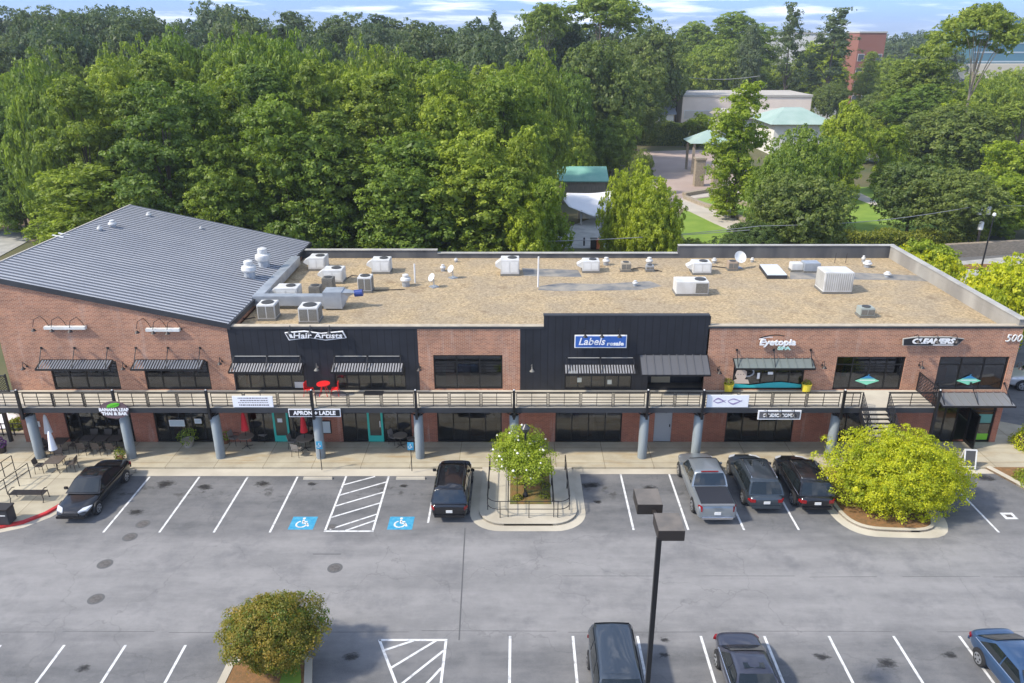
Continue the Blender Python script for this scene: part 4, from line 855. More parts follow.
def mush(px, py, r, h, l, base=0, on=None, nm='exhaust_fan'):
    p = on or at_roof(px, py); t = empty(nm, p, 0, l, 'exhaust fan', 'roof vents and fans'); m = MB()
    m.lathe([(r * .75, 0), (r * .75, h * .45), (r * .5, h * .5)], 14); m.build('base', GAL, t)
    m = MB(); m.lathe([(r * .9, h * .42), (r * 1.05, h * .52), (r * .95, h * .68), (r * .55, h * .74), (r * .62, h * .80), (r * .6, h * .95), (r * .3, h)], 16); m.build('cap', HV, t, smooth=True); return t
def onroof(px, py):   # point on the sloped roof
    r = ray(px, py); o = Vector((0, 0, H)); d = Vector(r); k = .217; t_ = (7.67 + XR * k - H) / (d.z + k * d.x); return o + d * t_
mush(0, 0, .48, 1.3, 'nearer of two big white mushroom fans at the metal roof edge', on=onroof(250, 277) - Vector((0, 0, .15))); mush(0, 0, .52, 1.5, 'farther of two big white mushroom fans at the metal roof edge', on=onroof(264, 266) - Vector((0, 0, .2)))
for (px, py, r, h, l) in ((113, 227, .28, .6, 'white turbine vent near the top of the metal roof'), (149, 216, .2, .4, 'small white vent at the back edge of the metal roof'), (100, 230, .18, .4, 'smallest white vent near the top of the metal roof'), (201, 229, .12, .3, 'tiny pipe vent on the back right of the metal roof')):
    mush(0, 0, r, h, l, on=onroof(px, py) - Vector((0, 0, .1)))
for k, (px, py) in enumerate(((58, 236.5), (64, 234.5))):
    m = MB(); m.box(-.35, -.06, 0, .35, .06, .05); o = m.build('roof_skylight_strip', WHT); p = onroof(px, py); o.location = p; o.rotation_euler = (0, math.atan(.217), 0); tag(o, '%s of two short white strips on the metal roof' % ('nearer', 'farther')[k], 'roof strip')
for (px, py, r, h, l) in ((406, 286, .35, .85, 'white mushroom fan beside the tall white stick pipe'), (443, 271, .2, .5, 'small tan vent near the left pair of dishes'), (606, 265, .26, .6, 'silver turbine vent left of small beige condenser'), (649, 265, .26, .6, 'silver turbine vent above the smallest grey condenser'), (635, 286, .18, .4, 'low white vent on the dark patch'), (714, 263, .2, .4, 'dark turbine vent left of the big dish'), (752, 262, .15, .35, 'tiny white vent right of the big dish'), (863, 262, .15, .5, 'thin white vent at right rear corner'), (867, 267, .32, .5, 'white mushroom vent at right rear corner'), (887, 277, .25, .4, 'low white vent on the bare strip at right'), (456, 262, .15, .3, 'tiny vent against the rear parapet')):
    mush(px, py, r, h, l)
def dish(px, py, r, l, rz):
    p = at_roof(px, py); t = empty('satellite_dish', p, rz, l, 'satellite dish', 'satellite dishes on the gravel roof'); m = MB()
    m.lathe([(0.001, 0), (r * .5, .03), (r, .14), (r, .16), (r * .5, .05), (0.001, .02)], 20); o = m.build('reflector', WHT, t, smooth=True); o.rotation_euler = (R(58), 0, 0); o.location = (0, -.05, r + .35)
    m = MB(); m.tube([(0, 0, 0), (0, 0, r + .3)], .035, 8); m.tube([(0, -.1, r + .1), (0, -r * 1.1, r * .9 + .35)], .02, 6); m.box(-.25, -.25, 0, .25, .25, .06); m.build('mast', GAL, t)
dish(434, 287, .29, 'lower left small dish facing left on the gravel', R(-50)); dish(453, 278, .28, 'upper small dish near the rear tan vent', R(-50)); dish(738, 268, .45, 'largest white dish at the rear right of centre', R(15))
for (px, py, h, l) in ((415, 283, 1.35, 'thin white vertical pipe right of the white mushroom fan'), (538, 287, 2.1, 'tall white leaning vertical pipe in the middle of the roof'), (834.5, 263, .75, 'short dark post beside the rear parapet, left one'), (845.5, 263, .75, 'short dark post beside the rear parapet, right one')):
    p = at_roof(px, py); m = MB(); m.tube([(0, 0, 0), (0.02, 0, h)], .055 if 'white' in l else .02, 8); o = m.build('vent_pipe', WHT if 'white' in l else BRZ); o.location = p; tag(o, l, 'pipe')
p0 = [at_roof(*q) for q in ((767, 279), (787, 279), (777, 268), (759, 268))]; c0 = sum(p0, Vector()) / 4
t = empty('skylight', c0, 0, 'pale flat hatch lying on the gravel right of the big dish', 'skylight'); m = MB(); q = [p - c0 for p in p0]; m.hexa(q, [v + Vector((0, 0, .25)) for v in q]); m.build('curb', COPD, t)
m = MB(); m.hexa([v * .97 + Vector((0, 0, .252)) for v in q], [v * .97 + Vector((0, 0, .29)) for v in q]); m.build('lid', mat('pale_acrylic', (.58, .62, .66), .4), t)
for k, pth in enumerate((((620, 272), (640, 268), (662, 272)), ((340, 283), (352, 276), (362, 277)), ((705, 266), (722, 268), (738, 270)), ((405, 290), (372, 291), (350, 291)), ((255, 318), (245, 320), (240, 316)))):
    m = MB(); m.tube([at_roof(*q) + Vector((0, 0, .05)) for q in pth], .03, 6); tag(m.build('roof_conduit', BRZ), 'thin dark conduit on the gravel roof, ' + ('beside the two small rear condensers', 'behind the dark condensers at left', 'below the big dish', 'left of the mushroom fan', 'at the front left corner')[k], 'conduit', 'conduits lying on the gravel roof')
# ------------------------------------------------------------------ vehicles
def paint(name, c, met=.35, rough=.28): return mat('car_paint_' + name, c, rough, met, coat=.6)
def lerp(a, b, t): return a + (b - a) * t
def car(name, label, loc, rz, pm, kind='sedan', L=4.75, W=1.82, Ht=1.45, roofm=None, rails=False, plate=True, cat='car'):
    t = empty(name, loc, rz, label, cat); h = L / 2; hw = W / 2
    belt = {'sedan': .93, 'hatch': .95, 'wagon': 1.0, 'suv': 1.08, 'van': 1.05, 'pickup': 1.12}[kind]
    hood = belt - (.06 if kind in ('sedan', 'hatch') else .0)
    prof = {  # station y (front +), top z, half width factor
        'sedan': [(h, .50, .66), (h - .06, .62, .78), (h - .3, .72, .90), (h - .9, .82, .965), (h - 1.35, hood, .985), (.4, belt, 1), (-.7, belt, 1), (-h + 1.05, belt + .03, .985), (-h + .35, belt + .03, .93), (-h + .06, belt - .04, .82), (-h, .66, .74)],
        'hatch': [(h, .50, .66), (h - .06, .62, .78), (h - .3, .74, .90), (h - .9, .86, .965), (h - 1.2, hood, .985), (.4, belt, 1), (-.7, belt, 1), (-h + .9, belt + .06, .985), (-h + .3, belt + .07, .93), (-h + .06, belt, .84), (-h, .66, .76)],
        'wagon': [(h, .55, .68), (h - .06, .70, .80), (h - .3, .82, .92), (h - .9, .94, .975), (h - 1.25, hood, .99), (.4, belt, 1), (-.7, belt, 1), (-h + .9, belt, .985), (-h + .3, belt, .94), (-h + .06, belt - .05, .86), (-h, .70, .80)],
        'suv': [(h, .62, .72), (h - .06, .86, .84), (h - .3, .98, .94), (h - .9, 1.04, .985), (h - 1.2, hood, .99), (.4, belt, 1), (-.7, belt, 1), (-h + .9, belt, .99), (-h + .3, belt, .965), (-h + .06, belt - .03, .90), (-h, .75, .86)],
        'van': [(h, .55, .68), (h - .06, .72, .80), (h - .3, .84, .92), (h - .7, .95, .975), (h - 1.05, hood, .99), (.4, belt, 1), (-.7, belt, 1), (-h + .9, belt, .985), (-h + .3, belt, .94), (-h + .06, belt - .05, .86), (-h, .70, .80)],
        'pickup': [(h, .66, .74), (h - .06, .92, .86), (h - .3, 1.02, .95), (h - .9, 1.08, .985), (h - 1.3, hood, .99), (.6, belt, 1), (-.7, belt, 1), (-h + 1.0, belt, 1), (-h + .3, belt, 1), (-h + .06, belt, .98), (-h, .80, .96)]}[kind]
    secs = []
    for (y, zt, f) in prof:
        x = hw * f; zb = .27 if abs(y) < h - .2 else .34; zm = lerp(zb, zt, .45)
        half = [(0, zt + .03), (x * .55, zt + .022), (x * .84, zt - .01), (x * .965, zt - .07), (x, lerp(zm, zt, .45)), (x * .985, zm), (x * .97, lerp(zb, zm, .35)), (x * .88, zb), (0, zb)]
        secs.append([(px, y, z) for px, z in half] + [(-px, y, z) for px, z in half[-2:0:-1]])
    m = MB(); n = len(secs[0]); vs = [v for s_ in secs for v in s_]; fs = []
    for i in range(len(secs) - 1):
        for k in range(n): fs.append((i * n + k, i * n + (k + 1) % n, (i + 1) * n + (k + 1) % n, (i + 1) * n + k))
    fs += [tuple(range(n))[::-1], tuple((len(secs) - 1) * n + k for k in range(n))]; m.add(vs, fs)
    body = m.build('body', pm, t, smooth=True, bevel=0)
    md = body.modifiers.new('sub', 'SUBSURF'); md.levels = 1; md.render_levels = 2
    # cabin: base corners and roof corners
    yf, yrf, yrr, yr = {'sedan': (h - 1.35, h - 2.15, -h + 1.75, -h + .85), 'hatch': (h - 1.15, h - 2.0, -h + 1.35, -h + .42), 'wagon': (h - 1.3, h - 2.0, -h + .62, -h + .22), 'suv': (h - 1.3, h - 1.95, -h + .38, -h + .12), 'van': (h - .95, h - 1.75, -h + .40, -h + .14), 'pickup': (h - 1.45, h - 2.1, -.72, -1.0)}[kind]
    wb, wr = hw * .955, hw * (.70 if kind in ('sedan', 'hatch') else .76); zb = belt - .02; zr_ = Ht
    def pt(side, s_, u):   # side x sign, s_ 0 rear .. 1 front, u 0 base..1 roof
        y0 = lerp(yr, yf, s_); y1 = lerp(yrr, yrf, s_); bulge = .02 * math.sin(PI * u)
        return Vector((side * (lerp(wb, wr, u) + bulge), lerp(y0, y1, u), lerp(zb, zr_, u) - (.0 if u < .99 else .035 * abs(2 * s_ - 1) ** 3)))
    m = MB(); NS, NU = 6, 4; ring = []
    us = [0, .35, .7, .92, 1.0]
    for iu, u in enumerate(us):
        ins = [0, 0, .0, .03, .12][iu]; zz = [0, 0, 0, -.0, .035][iu]
        row = [pt(1, s_ / NS, u) for s_ in range(NS + 1)]; row = [Vector((p.x - ins, p.y, p.z + zz * .6)) for p in row]
        row[0].y += ins * .8; row[-1].y -= ins * .8
        fx = [Vector((row[-1].x * q, row[-1].y + .06 * (1 - q * q) * (1 - u * .5), row[-1].z + .012 * (1 - q * q))) for q in (.5, 0, -.5)]
        lx = [Vector((-p.x, p.y, p.z)) for p in row[::-1]]
        rx = [Vector((row[0].x * q, row[0].y - .05 * (1 - q * q) * (1 - u * .5), row[0].z + .012 * (1 - q * q))) for q in (-.5, 0, .5)]
        ring.append(row + fx + lx + rx)
    n = len(ring[0]); vs = [v for r_ in ring for v in r_]; fs = []
    for i in range(len(ring) - 1):
        for k in range(n): fs.append((i * n + k, i * n + (k + 1) % n, (i + 1) * n + (k + 1) % n, (i + 1) * n + k))
    # roof cap: connect row to mirrored row with a crown
    top = ring[-1]; base = len(vs); mid = [Vector((0, p.y, p.z + .035)) for p in top[:NS + 1]]; mid[-1].y = top[NS + 2].y; mid[0].y = top[n - 2].y; vs += mid
    bt = (len(ring) - 1) * n
    for k in range(NS): fs.append((bt + k, bt + k + 1, base + k + 1, base + k)); fs.append((base + k, base + k + 1, bt + (2 * NS + 3) - k, bt + (2 * NS + 4) - k))
    fs.append((bt + NS, bt + NS + 1, bt + NS + 2, base + NS)); fs.append((base + NS, bt + NS + 2, bt + NS + 3, bt + NS + 4)); fs.append((bt + 2 * NS + 4, bt + n - 3, bt + n - 2, base)); fs.append((base, bt + n - 2, bt + n - 1, bt))
    m.add(vs, fs); o = m.build('cabin', roofm or pm, t, smooth=True)
    # glazing, set proud of the cabin skin
    def surf(f, nm, mt=CGL, nu=4, ns=6, off=.012):
        mm = MB(); g_ = [[f(i / ns, j / nu) for i in range(ns + 1)] for j in range(nu + 1)]
        cen = Vector((0, lerp(yr, yf, .5), zb + .1))
        for j in range(nu):
            for i in range(ns):
                q = [g_[j][i], g_[j][i + 1], g_[j + 1][i + 1], g_[j + 1][i]]; mm.add(q, [(0, 1, 2, 3)])
        ob = mm.build(nm, mt, t, smooth=True); return ob
    def fr(q, u, front=True):
        s_ = 1 if front else 0; u = lerp(.08, .90, u); p = pt(1, s_, u); x = (q * 2 - 1) * .90
        b_ = (.06 if front else -.05) * (1 - x * x) * (1 - u * .5); sg = 1 if front else -1
        return Vector((p.x * x, p.y + b_ + sg * .016, p.z + .012 * (1 - x * x) + .016))
    surf(lambda q, u: fr(q, u), 'windscreen'); surf(lambda q, u: fr(q, u, False), 'rear_window', mt=CGL)
    for sd in (1, -1):
        segs = {'sedan': ((.10, .50), (.53, .95)), 'hatch': ((.10, .50), (.53, .95)), 'wagon': ((.05, .28), (.31, .60), (.63, .96)), 'suv': ((.05, .28), (.31, .60), (.63, .96)), 'van': ((.05, .30), (.33, .64), (.67, .97)), 'pickup': ((.08, .46), (.50, .95))}[kind]
        for (s0, s1) in segs:
            surf(lambda a_, u: (lambda p: Vector((p.x + sd * .014, p.y, p.z + .006)))(pt(sd, lerp(s0 + .0, s1, a_), lerp(.08, .84, u))), 'side_window')
        if kind in ('sedan', 'wagon', 'suv', 'hatch'):
            mm = MB(); mm.tube([pt(sd, .03 + .94 * k / 8, .03) + Vector((sd * .012, 0, 0)) for k in range(9)], .014, 5); mm.build('window_trim', CHR, t)
    # wheels
    wr_ = .33 if kind in ('sedan', 'hatch', 'van') else .38
    for yy in (h - .92, -h + (.98 if kind != 'pickup' else 1.2)):
        for sd in (1, -1):
            x = sd * (hw - .10); mm = MB(); mm.lathe([(.18, -.12), (wr_ - .02, -.12), (wr_, -.08), (wr_, .08), (wr_ - .02, .12), (.18, .12)], 22)
            mm.v = [(x + v[2] * 1.0, yy + v[0], wr_ + v[1]) for v in mm.v]; wo = mm.build('wheel', RUB, t, smooth=True)
            mm = MB(); mm.lathe([(.02, 0), (wr_ * .64, 0), (wr_ * .68, .012), (.02, .02)], 18); mm.v = [(x + sd * (.122 + v[2]), yy + v[0], wr_ + v[1]) for v in mm.v]; rm = mm.build('rim', RIM, wo)
            mm = MB()
            for k in range(5):
                a0 = 2 * PI * k / 5 + .3; mm.lathe([(wr_ * .13, 0), (wr_ * .13, .006)], 8); 
                for vi in range(len(mm.v) - 16, len(mm.v)): v = mm.v[vi]; mm.v[vi] = (x + sd * (.145 + v[2]), yy + v[0] + wr_ * .42 * math.cos(a0), wr_ + v[1] + wr_ * .42 * math.sin(a0))
            mm.build('rim_opening', RUB, rm)
            mm = MB()   # dark wheel arch lip
            for k in range(10):
                a0, a1 = PI * k / 10, PI * (k + 1) / 10; r2 = wr_ + .065
                mm.add([(sd * (hw + .004), yy + r * math.cos(a), wr_ + r * math.sin(a)) for a, r in ((a0, wr_ - .03), (a1, wr_ - .03), (a1, r2), (a0, r2))] + [(sd * (hw - .12), yy + r * math.cos(a), wr_ + r * math.sin(a)) for a, r in ((a0, wr_ - .03), (a1, wr_ - .03), (a1, r2), (a0, r2))], [(0, 1, 2, 3), (7, 6, 5, 4), (0, 4, 5, 1), (1, 5, 6, 2), (2, 6, 7, 3), (3, 7, 4, 0)])
            mm.build('wheel_arch', PLK, t)
    zl = {'sedan': .66, 'hatch': .68, 'wagon': .76, 'suv': .86, 'van': .76, 'pickup': .90}[kind]
    for sd in (1, -1):
        mm = MB(); mm.hexa([(sd * hw * .42, h - .03, zl - .10), (sd * hw * .83, h - .22, zl - .08), (sd * hw * .93, h - .55, zl + .02), (sd * hw * .5, h - .3, zl - .05)], [(sd * hw * .40, h - .04, zl + .02), (sd * hw * .80, h - .20, zl + .04), (sd * hw * .95, h - .60, zl + .10), (sd * hw * .55, h - .35, zl + .07)]); mm.build('headlight', LHD, t, bevel=.01)
        mm = MB(); zt = belt - .24 if kind != 'pickup' else .92
        hh = .12 if kind in ('sedan', 'hatch') else (.16 if kind != 'pickup' else .30); x0 = hw * (.60 if kind not in ('pickup', 'suv') else .78)
        mm.hexa([(sd * x0, -h - .015, zt - hh / 2), (sd * hw * .86, -h + .02, zt - hh / 2), (sd * hw * .985, -h + .24, zt - hh / 3), (sd * x0, -h + .2, zt - hh / 2)], [(sd * x0, -h + .0, zt + hh / 2), (sd * hw * .86, -h + .04, zt + hh / 2), (sd * hw * .985, -h + .22, zt + hh / 2), (sd * x0, -h + .2, zt + hh / 2)]); mm.build('tail_light', LTL, t, bevel=.01)
        p = pt(sd, .90, .08); mm = MB(); mm.box(p.x + sd * .02 if sd > 0 else p.x - .22, p.y - .05, p.z + .02, p.x + .22 if sd > 0 else p.x - .02, p.y + .06, p.z + .17); mm.build('wing_mirror', pm, t, bevel=.025)
    mm = MB(); mm.box(-hw * .45, h - .02, zl - .20, hw * .45, h + .015, zl - .04); mm.build('grille', PLK, t)
    mm = MB(); mm.box(-hw * .80, -h - .07, .36, hw * .80, -h + .02, .50); mm.build('rear_bumper', CHR if kind == 'pickup' else pm, t, bevel=.02)
    mm = MB(); mm.box(-hw * .78, h - .06, .32, hw * .78, h + .05, .44); mm.build('front_bumper', pm, t, bevel=.02)
    if plate: mm = MB(); mm.box(-.16, -h - .035, .62, .16, -h - .005, .76); mm.build('number_plate', WHT, t)
    if rails:
        for sd in (1, -1): mm = MB(); mm.tube([(sd * (wr - .07), lerp(yrr, yrf, .08), Ht + .02), (sd * (wr - .07), lerp(yrr, yrf, .12), Ht + .07), (sd * (wr - .07), lerp(yrr, yrf, .88), Ht + .07), (sd * (wr - .07), lerp(yrr, yrf, .93), Ht + .02)], .018, 6); mm.build('roof_rail', CHR if rails == 'chrome' else PLK, t)
    if kind == 'pickup':
        mm = MB(); mm.box(-hw * .84, -h + .16, belt + .025, hw * .84, -1.08, belt + .05)
        mm.build('bed_cover', mat('bed_cover_vinyl', (.02, .022, .03), .6), t, bevel=.01)
        mm = MB(); mm.box(-hw * .84, -h + .155 - .17, belt - .02, hw * .84, -h + .155, belt + .045); mm.box(-.2, -h - .0, .95, .2, -h - .03, 1.0); mm.build('tailgate', pm, t, bevel=.01)
        mm = MB(); mm.box(-wr * .6, -.76, Ht + .0, wr * .6, -.70, Ht + .035); mm.build('cab_light', LTL, t)
    if kind in ('sedan', 'suv', 'wagon') : 
        mm = MB(); ya = lerp(yrr, yrf, .62); yb_ = lerp(yrr, yrf, .90); mm.hexa([(-.38, ya, Ht + .02), (.38, ya, Ht + .02), (.38, yb_, Ht + .02), (-.38, yb_, Ht + .02)], [(-.38, ya, Ht + .042), (.38, ya, Ht + .042), (.38, yb_, Ht + .032), (-.38, yb_, Ht + .032)]); mm.build('sunroof', CGL, t)
    return t
PB = paint('black', (.012, .012, .014), .2, .18); PG = paint('dark_bluegrey', (.055, .07, .085), .5); PS_ = paint('silver', (.30, .33, .35), .6, .32)
PBL = paint('steel_blue', (.04, .085, .17), .4); PVN = paint('dark_slate', (.05, .065, .085), .5); PSD = paint('graphite', (.06, .065, .09), .5)
car('parked_car', 'black sedan parked nose-out beside the red kerb', (-22.25, 35.05, 0), PI, PB, 'sedan', 4.9, 1.84, 1.42)
car('parked_suv', 'boxy black utility vehicle parked nose-in left of the railed island', (-3.42, 35.05, 0), 0, PB, 'suv', 4.75, 1.88, 1.78, rails=True, cat='car')
car('pickup_truck', 'silver pickup truck with black bed cover, parked nose-in', (9.85, 35.3, 0), R(.5), PS_, 'pickup', 5.6, 1.95, 1.82, cat='pickup')
car('parked_suv', 'dark grey-blue wagon parked between the silver pickup and the black one', (12.6, 35.85, 0), 0, PG, 'wagon', 4.8, 1.88, 1.62, rails='chrome')
car('parked_suv', 'glossy black wagon with chrome roof rails, beside the lime tree island', (15.15, 35.75, 0), 0, PB, 'wagon', 4.75, 1.90, 1.62, rails='chrome')
car('parked_van', 'dark grey-blue van cut by the bottom edge, left of the tall lamp post', (3.62, 21.75, 0), PI, PVN, 'van', 4.8, 1.86, 1.66, plate=False)
car('parked_car', 'dark graphite sedan cut by the bottom edge, right of the tall lamp post', (8.55, 21.8, 0), PI, PSD, 'sedan', 4.8, 1.82, 1.45)
car('parked_car', 'dark blue hatchback sedan cut by the bottom right corner', (18.75, 22.05, 0), PI + R(3), PBL, 'hatch', 4.6, 1.80, 1.45)
for k, (px, py) in enumerate(((1021, 387),)): p = G(px, py); car('parked_car', 'white car beyond the right corner of the building, at the photo edge', (p.x + 1.2, p.y, 0), R(80), paint('white', (.6, .6, .6)), 'suv', 4.7, 1.85, 1.7)
p = G(893, 73); car('distant_car', 'small dark car far away on the road below the brick block', (p.x, p.y, terrain(p.x, p.y)), R(20), PB, 'suv', 4.6, 1.85, 1.7)
# ------------------------------------------------------------------ street furniture
t = empty('car_park_lamp', (3.81, 17.5, 0), 0, 'tall dark pole with two square shoebox lamp heads, in the foreground', 'lamp post')
m = MB(); m.box(-.065, -.065, .6, .065, .065, 10.05); m.build('pole', BLK, t); m = MB(); m.lathe([(.32, 0), (.32, .6), (.30, .62)], 20); m.build('footing', CONC, t)
for (yo, rz, zo) in ((.0, 0, 10.0), (1.25, 0, 10.0)):
    hd = MB(); x0 = -.02 if yo == 0 else -.40
    hd.box(x0 - .02, yo - .05, zo, x0 + .70, yo + .80, zo + .32); h_ = hd.build('lamp_head', BRZ, t, bevel=.012)
    q = MB(); q.box(x0 - .01, yo - .04, zo + .321, x0 + .69, yo + .79, zo + .33); q.build('head_top', BRZT, h_); q = MB(); q.box(x0 + .08, yo + .06, zo - .012, x0 + .60, yo + .7, zo - .002); q.build('lens', LHD, h_)
m = MB(); m.bar((0.12, .75, 10.12), (.02, 1.35, 10.12), .09); m.build('arm', BRZ, t)
t = empty('street_lamp', (.38, 34.9, HW), 0, 'black post lamp with round dark head rising out of the flowering tree', 'street lamp')
m = MB(); m.lathe([(.14, 0), (.14, .15), (.07, .3), (.05, 3.75), (.08, 3.8)], 10); m.build('post', BLK, t); m = MB(); m.lathe([(.10, 3.8), (.20, 3.95), (.24, 4.08), (.12, 4.2), (.05, 4.28)], 14); m.build('lamp_head', mat('lamp_black', (.05, .05, .055), .25), t, smooth=True)
# island guard rail
t = empty('guard_rail', (.5, 33.2, HW), 0, 'thin black tube railing round the middle island', 'railing'); rp_ = rounded(-1.55, 2.62, 33.0, 37.6, .55); o0 = Vector((-.5, -33.2, 0))
for zz in (.95, .5): m = MB(); m.tube([(x, y, zz) for x, y in rp_], .022, 6); m.build('rail', BLK, t).location = o0
m = MB()
for (x, y) in ((-1.55, 37.6), (-1.55, 35.7), (-1.55, 33.7), (-.9, 33.0), (.55, 33.0), (2.0, 33.0), (2.62, 33.7), (2.62, 35.7), (2.62, 37.6)): m.tube([(x, y, 0), (x, y, .95)], .022, 6)
m.build('uprights', BLK, t).location = o0
for xx, l in ((-.5, 'inner black handrail left of the planting bed'), (1.8, 'inner black handrail right of the planting bed')):
    m = MB()
    for zz in (.95, .5): m.tube([(0, 33.05, zz), (0, 37.4, zz)], .02, 6)
    for y in (33.05, 34.5, 36, 37.4): m.tube([(0, y, 0), (0, y, .95)], .02, 6)
    o = m.build('handrail', BLK); o.location = (xx, 0, HW); tag(o, l, 'railing')
# disabled parking signs
for (px, py, l) in ((412, 471, 'small blue disabled parking sign on a thin post left of the black boxy vehicle'), (322, 470, 'small blue disabled parking sign on a thin post below the black and white board')):
    p = G(px, py, HW); t = empty('parking_sign', p, 0, l, 'sign', 'disabled parking signs'); m = MB(); m.tube([(0, 0, 0), (0, 0, 1.75)], .025, 6); m.build('post', BRZ, t)
    m = MB(); m.box(-.17, -.035, 1.35, .17, -.025, 1.83); q = m.build('plate', BLU, t); m = MB(); m.tube([(0, -.04, 1.73), (-.02, -.04, 1.6), (.06, -.04, 1.58), (.09, -.04, 1.48)], .018, 5); m.tube([(-.05 + .08 * math.cos(a_ * .6), -.04, 1.54 + .08 * math.sin(a_ * .6)) for a_ in range(4, 11)], .013, 5); m.build('symbol', WHT, q)
# bench
t = empty('bench', (-25.5, 34.6, HW), R(0), 'dark metal slatted bench on the pavement above the red kerb', 'bench'); m = MB()
for k in range(5): m.box(-.9, -.22 + k * .1, .43, .9, -.15 + k * .1, .46)
m.build('seat', BRZ, t)
for x in (-.85, .85): m = MB(); m.tube([(x, -.28, 0), (x, -.2, .2), (x, -.24, .44), (x, .26, .44), (x, .3, 0)], .025, 6); m.build('leg', BRZ, t); m = MB(); m.tube([(x, -.22, .44), (x, -.24, .64), (x, .1, .68), (x, .28, .6)], .022, 6); m.build('armrest', BRZ, t)
p = G(6, 527, 0); t = empty('litter_bin', (p.x - .15, p.y + .25, HW), 0, 'black square litter bin at the left photo edge by the red kerb', 'litter bin'); m = MB(); m.box(-.42, -.3, .03, .42, .3, .85); m.build('bin_body', mat('bin_black', (.03, .03, .035), .6), t, bevel=.03)
m = MB(); m.box(-.46, -.34, .851, .46, .34, .93); m.build('lid', BRZ, t, bevel=.02); m = MB(); m.box(-.3, -.312, .55, .3, -.301, .6); m.build('white_band', WHT, t)
# ramp handrails at left
for A, B, l in (((31, 478), (0, 500), 'brown tube handrail by the ramp, nearer one'), ((15, 458 + 12), (-12, 489), 'brown tube handrail by the ramp, farther one')):
    a, b = G(*A, HW), G(*B, HW); b = a + (b - a) * 1.15; t = empty('ramp_handrail', a, 0, l, 'railing', 'handrails by the ramp'); m = MB(); d = b - a
    for zz in (.92, .5): m.tube([(0, 0, zz), (d.x, d.y, zz)], .025, 6)
    for u in (0, .33, .66, 1): m.tube([(d.x * u, d.y * u, 0), (d.x * u, d.y * u, .92)], .025, 6)
    m.build('rail', BRZ, t)
# cafe furniture
def chair_mb():
    m = MB(); m.box(-.22, -.22, .43, .22, .22, .46)
    for x in (-.2, .2):
        for y in (-.2, .2): m.tube([(x * 1.1, y * 1.1, 0), (x, y, .44)], .016, 5)
    return m
def cafe_chair(p, rz, fm, l):
    t = empty('cafe_chair', p, rz, l, 'chair', 'outdoor cafe chairs'); m = MB(); m.box(-.22, -.22, .43, .22, .22, .46); m.build('seat', fm, t)
    m = MB(); m.hexa([(-.22, .19, .5), (.22, .19, .5), (.22, .215, .5), (-.22, .215, .5)], [(-.22, .27, .86), (.22, .27, .86), (.22, .295, .86), (-.22, .295, .86)]); m.build('backrest', fm, t)
    for x in (-.2, .2):
        for y in (-.2, .2): m = MB(); m.tube([(x * 1.15, y * 1.15, 0), (x, y, .45)], .016, 5); m.build('leg', BRZ, t)
    m = MB(); m.tube([(-.23, .2, .62), (-.25, -.18, .64), (-.23, -.2, .45)], .014, 5); m.build('armrest', BRZ, t); m = MB(); m.tube([(.23, .2, .62), (.25, -.18, .64), (.23, -.2, .45)], .014, 5); m.build('armrest', BRZ, t); return t
CHG = mat('chair_mesh_grey', (.22, .20, .18), .7); CHB = mat('chair_mesh_brown', (.075, .06, .05), .7); TBG = mat('table_top_grey', (.20, .17, .13), .4)
def cafe_table(p, l, r=.45, square=False, tm=TBG):
    t = empty('cafe_table', p, 0, l, 'table', 'outdoor cafe tables'); m = MB()
    if square: m.box(-r, -r, .70, r, r, .74)
    else: m.lathe([(r, .70), (r + .015, .72), (r, .74)], 20)
    m.build('table_top', tm, t); m = MB(); m.tube([(0, 0, 0), (0, 0, .7)], .03, 6)
    for k in range(4): a = PI / 4 + k * PI / 2; m.tube([(0, 0, .1), (.35 * math.cos(a), .35 * math.sin(a), .0)], .018, 5)
    m.build('legs', BRZ, t)
def umbrella(p, fm, l, h=2.3):
    t = empty('folded_umbrella', p, 0, l, 'umbrella', 'folded table umbrellas'); m = MB(); m.tube([(0, 0, 0), (0, 0, h + .1)], .022, 6); m.build('pole', BRZ, t)
    m = MB(); pr = [(.03, h + .06), (.09, h - .1), (.13, h - .35), (.17, h - .75), (.22, h - 1.1), (.12, h - 1.12)]
    m.lathe(pr, 16)
    m.v = [(x * (1 + .18 * math.sin(8 * math.atan2(y, x))), y * (1 + .18 * math.sin(8 * math.atan2(y, x))), z) for x, y, z in m.v]; m.build('canopy', fm, t, smooth=True)
sets = [((232, 441), TBG, CHG, 'under the first red umbrella, left of the teal door', [(-.75, .1), (.75, .3)], None, 0),
        ((307, 445), TBG, CHG, 'under the second red umbrella, right of the teal door', [(-.7, .15), (.5, .5), (-.35, -.65)], None, 0)]
p = G(247.5, 447, HW); cafe_table(p, 'round grey cafe table under the first red umbrella, left of a teal door'); umbrella(p, REDF, 'folded red umbrella left of the first teal door', 2.25)
for k, (dx, dy, rz, l) in enumerate(((-.85, .35, R(75), 'grey chair left of the first red umbrella'), (.75, .75, R(-20), 'grey chair right of the first red umbrella'))): cafe_chair(p + Vector((dx, dy, 0)), rz, CHG, l)
p = G(306, 449, HW); cafe_table(p, 'round grey cafe table under the second red umbrella, right of a teal door', .5); umbrella(p, REDF, 'folded red umbrella right of the first teal door, by the pillar', 2.25)
for k, (dx, dy, rz, l) in enumerate(((-.75, .15, R(80), 'grey chair left of the second red umbrella'), (.35, .75, R(-10), 'grey chair behind the second red umbrella'), (-.3, -.75, R(165), 'grey chair in front of the second red umbrella'), (.8, -.05, R(-80), 'grey chair right of the second red umbrella'))): cafe_chair(p + Vector((dx, dy, 0)), rz, CHG, l)
p = G(401, 446, HW); cafe_table(p, 'small dark cafe table right of the second teal door', .4)
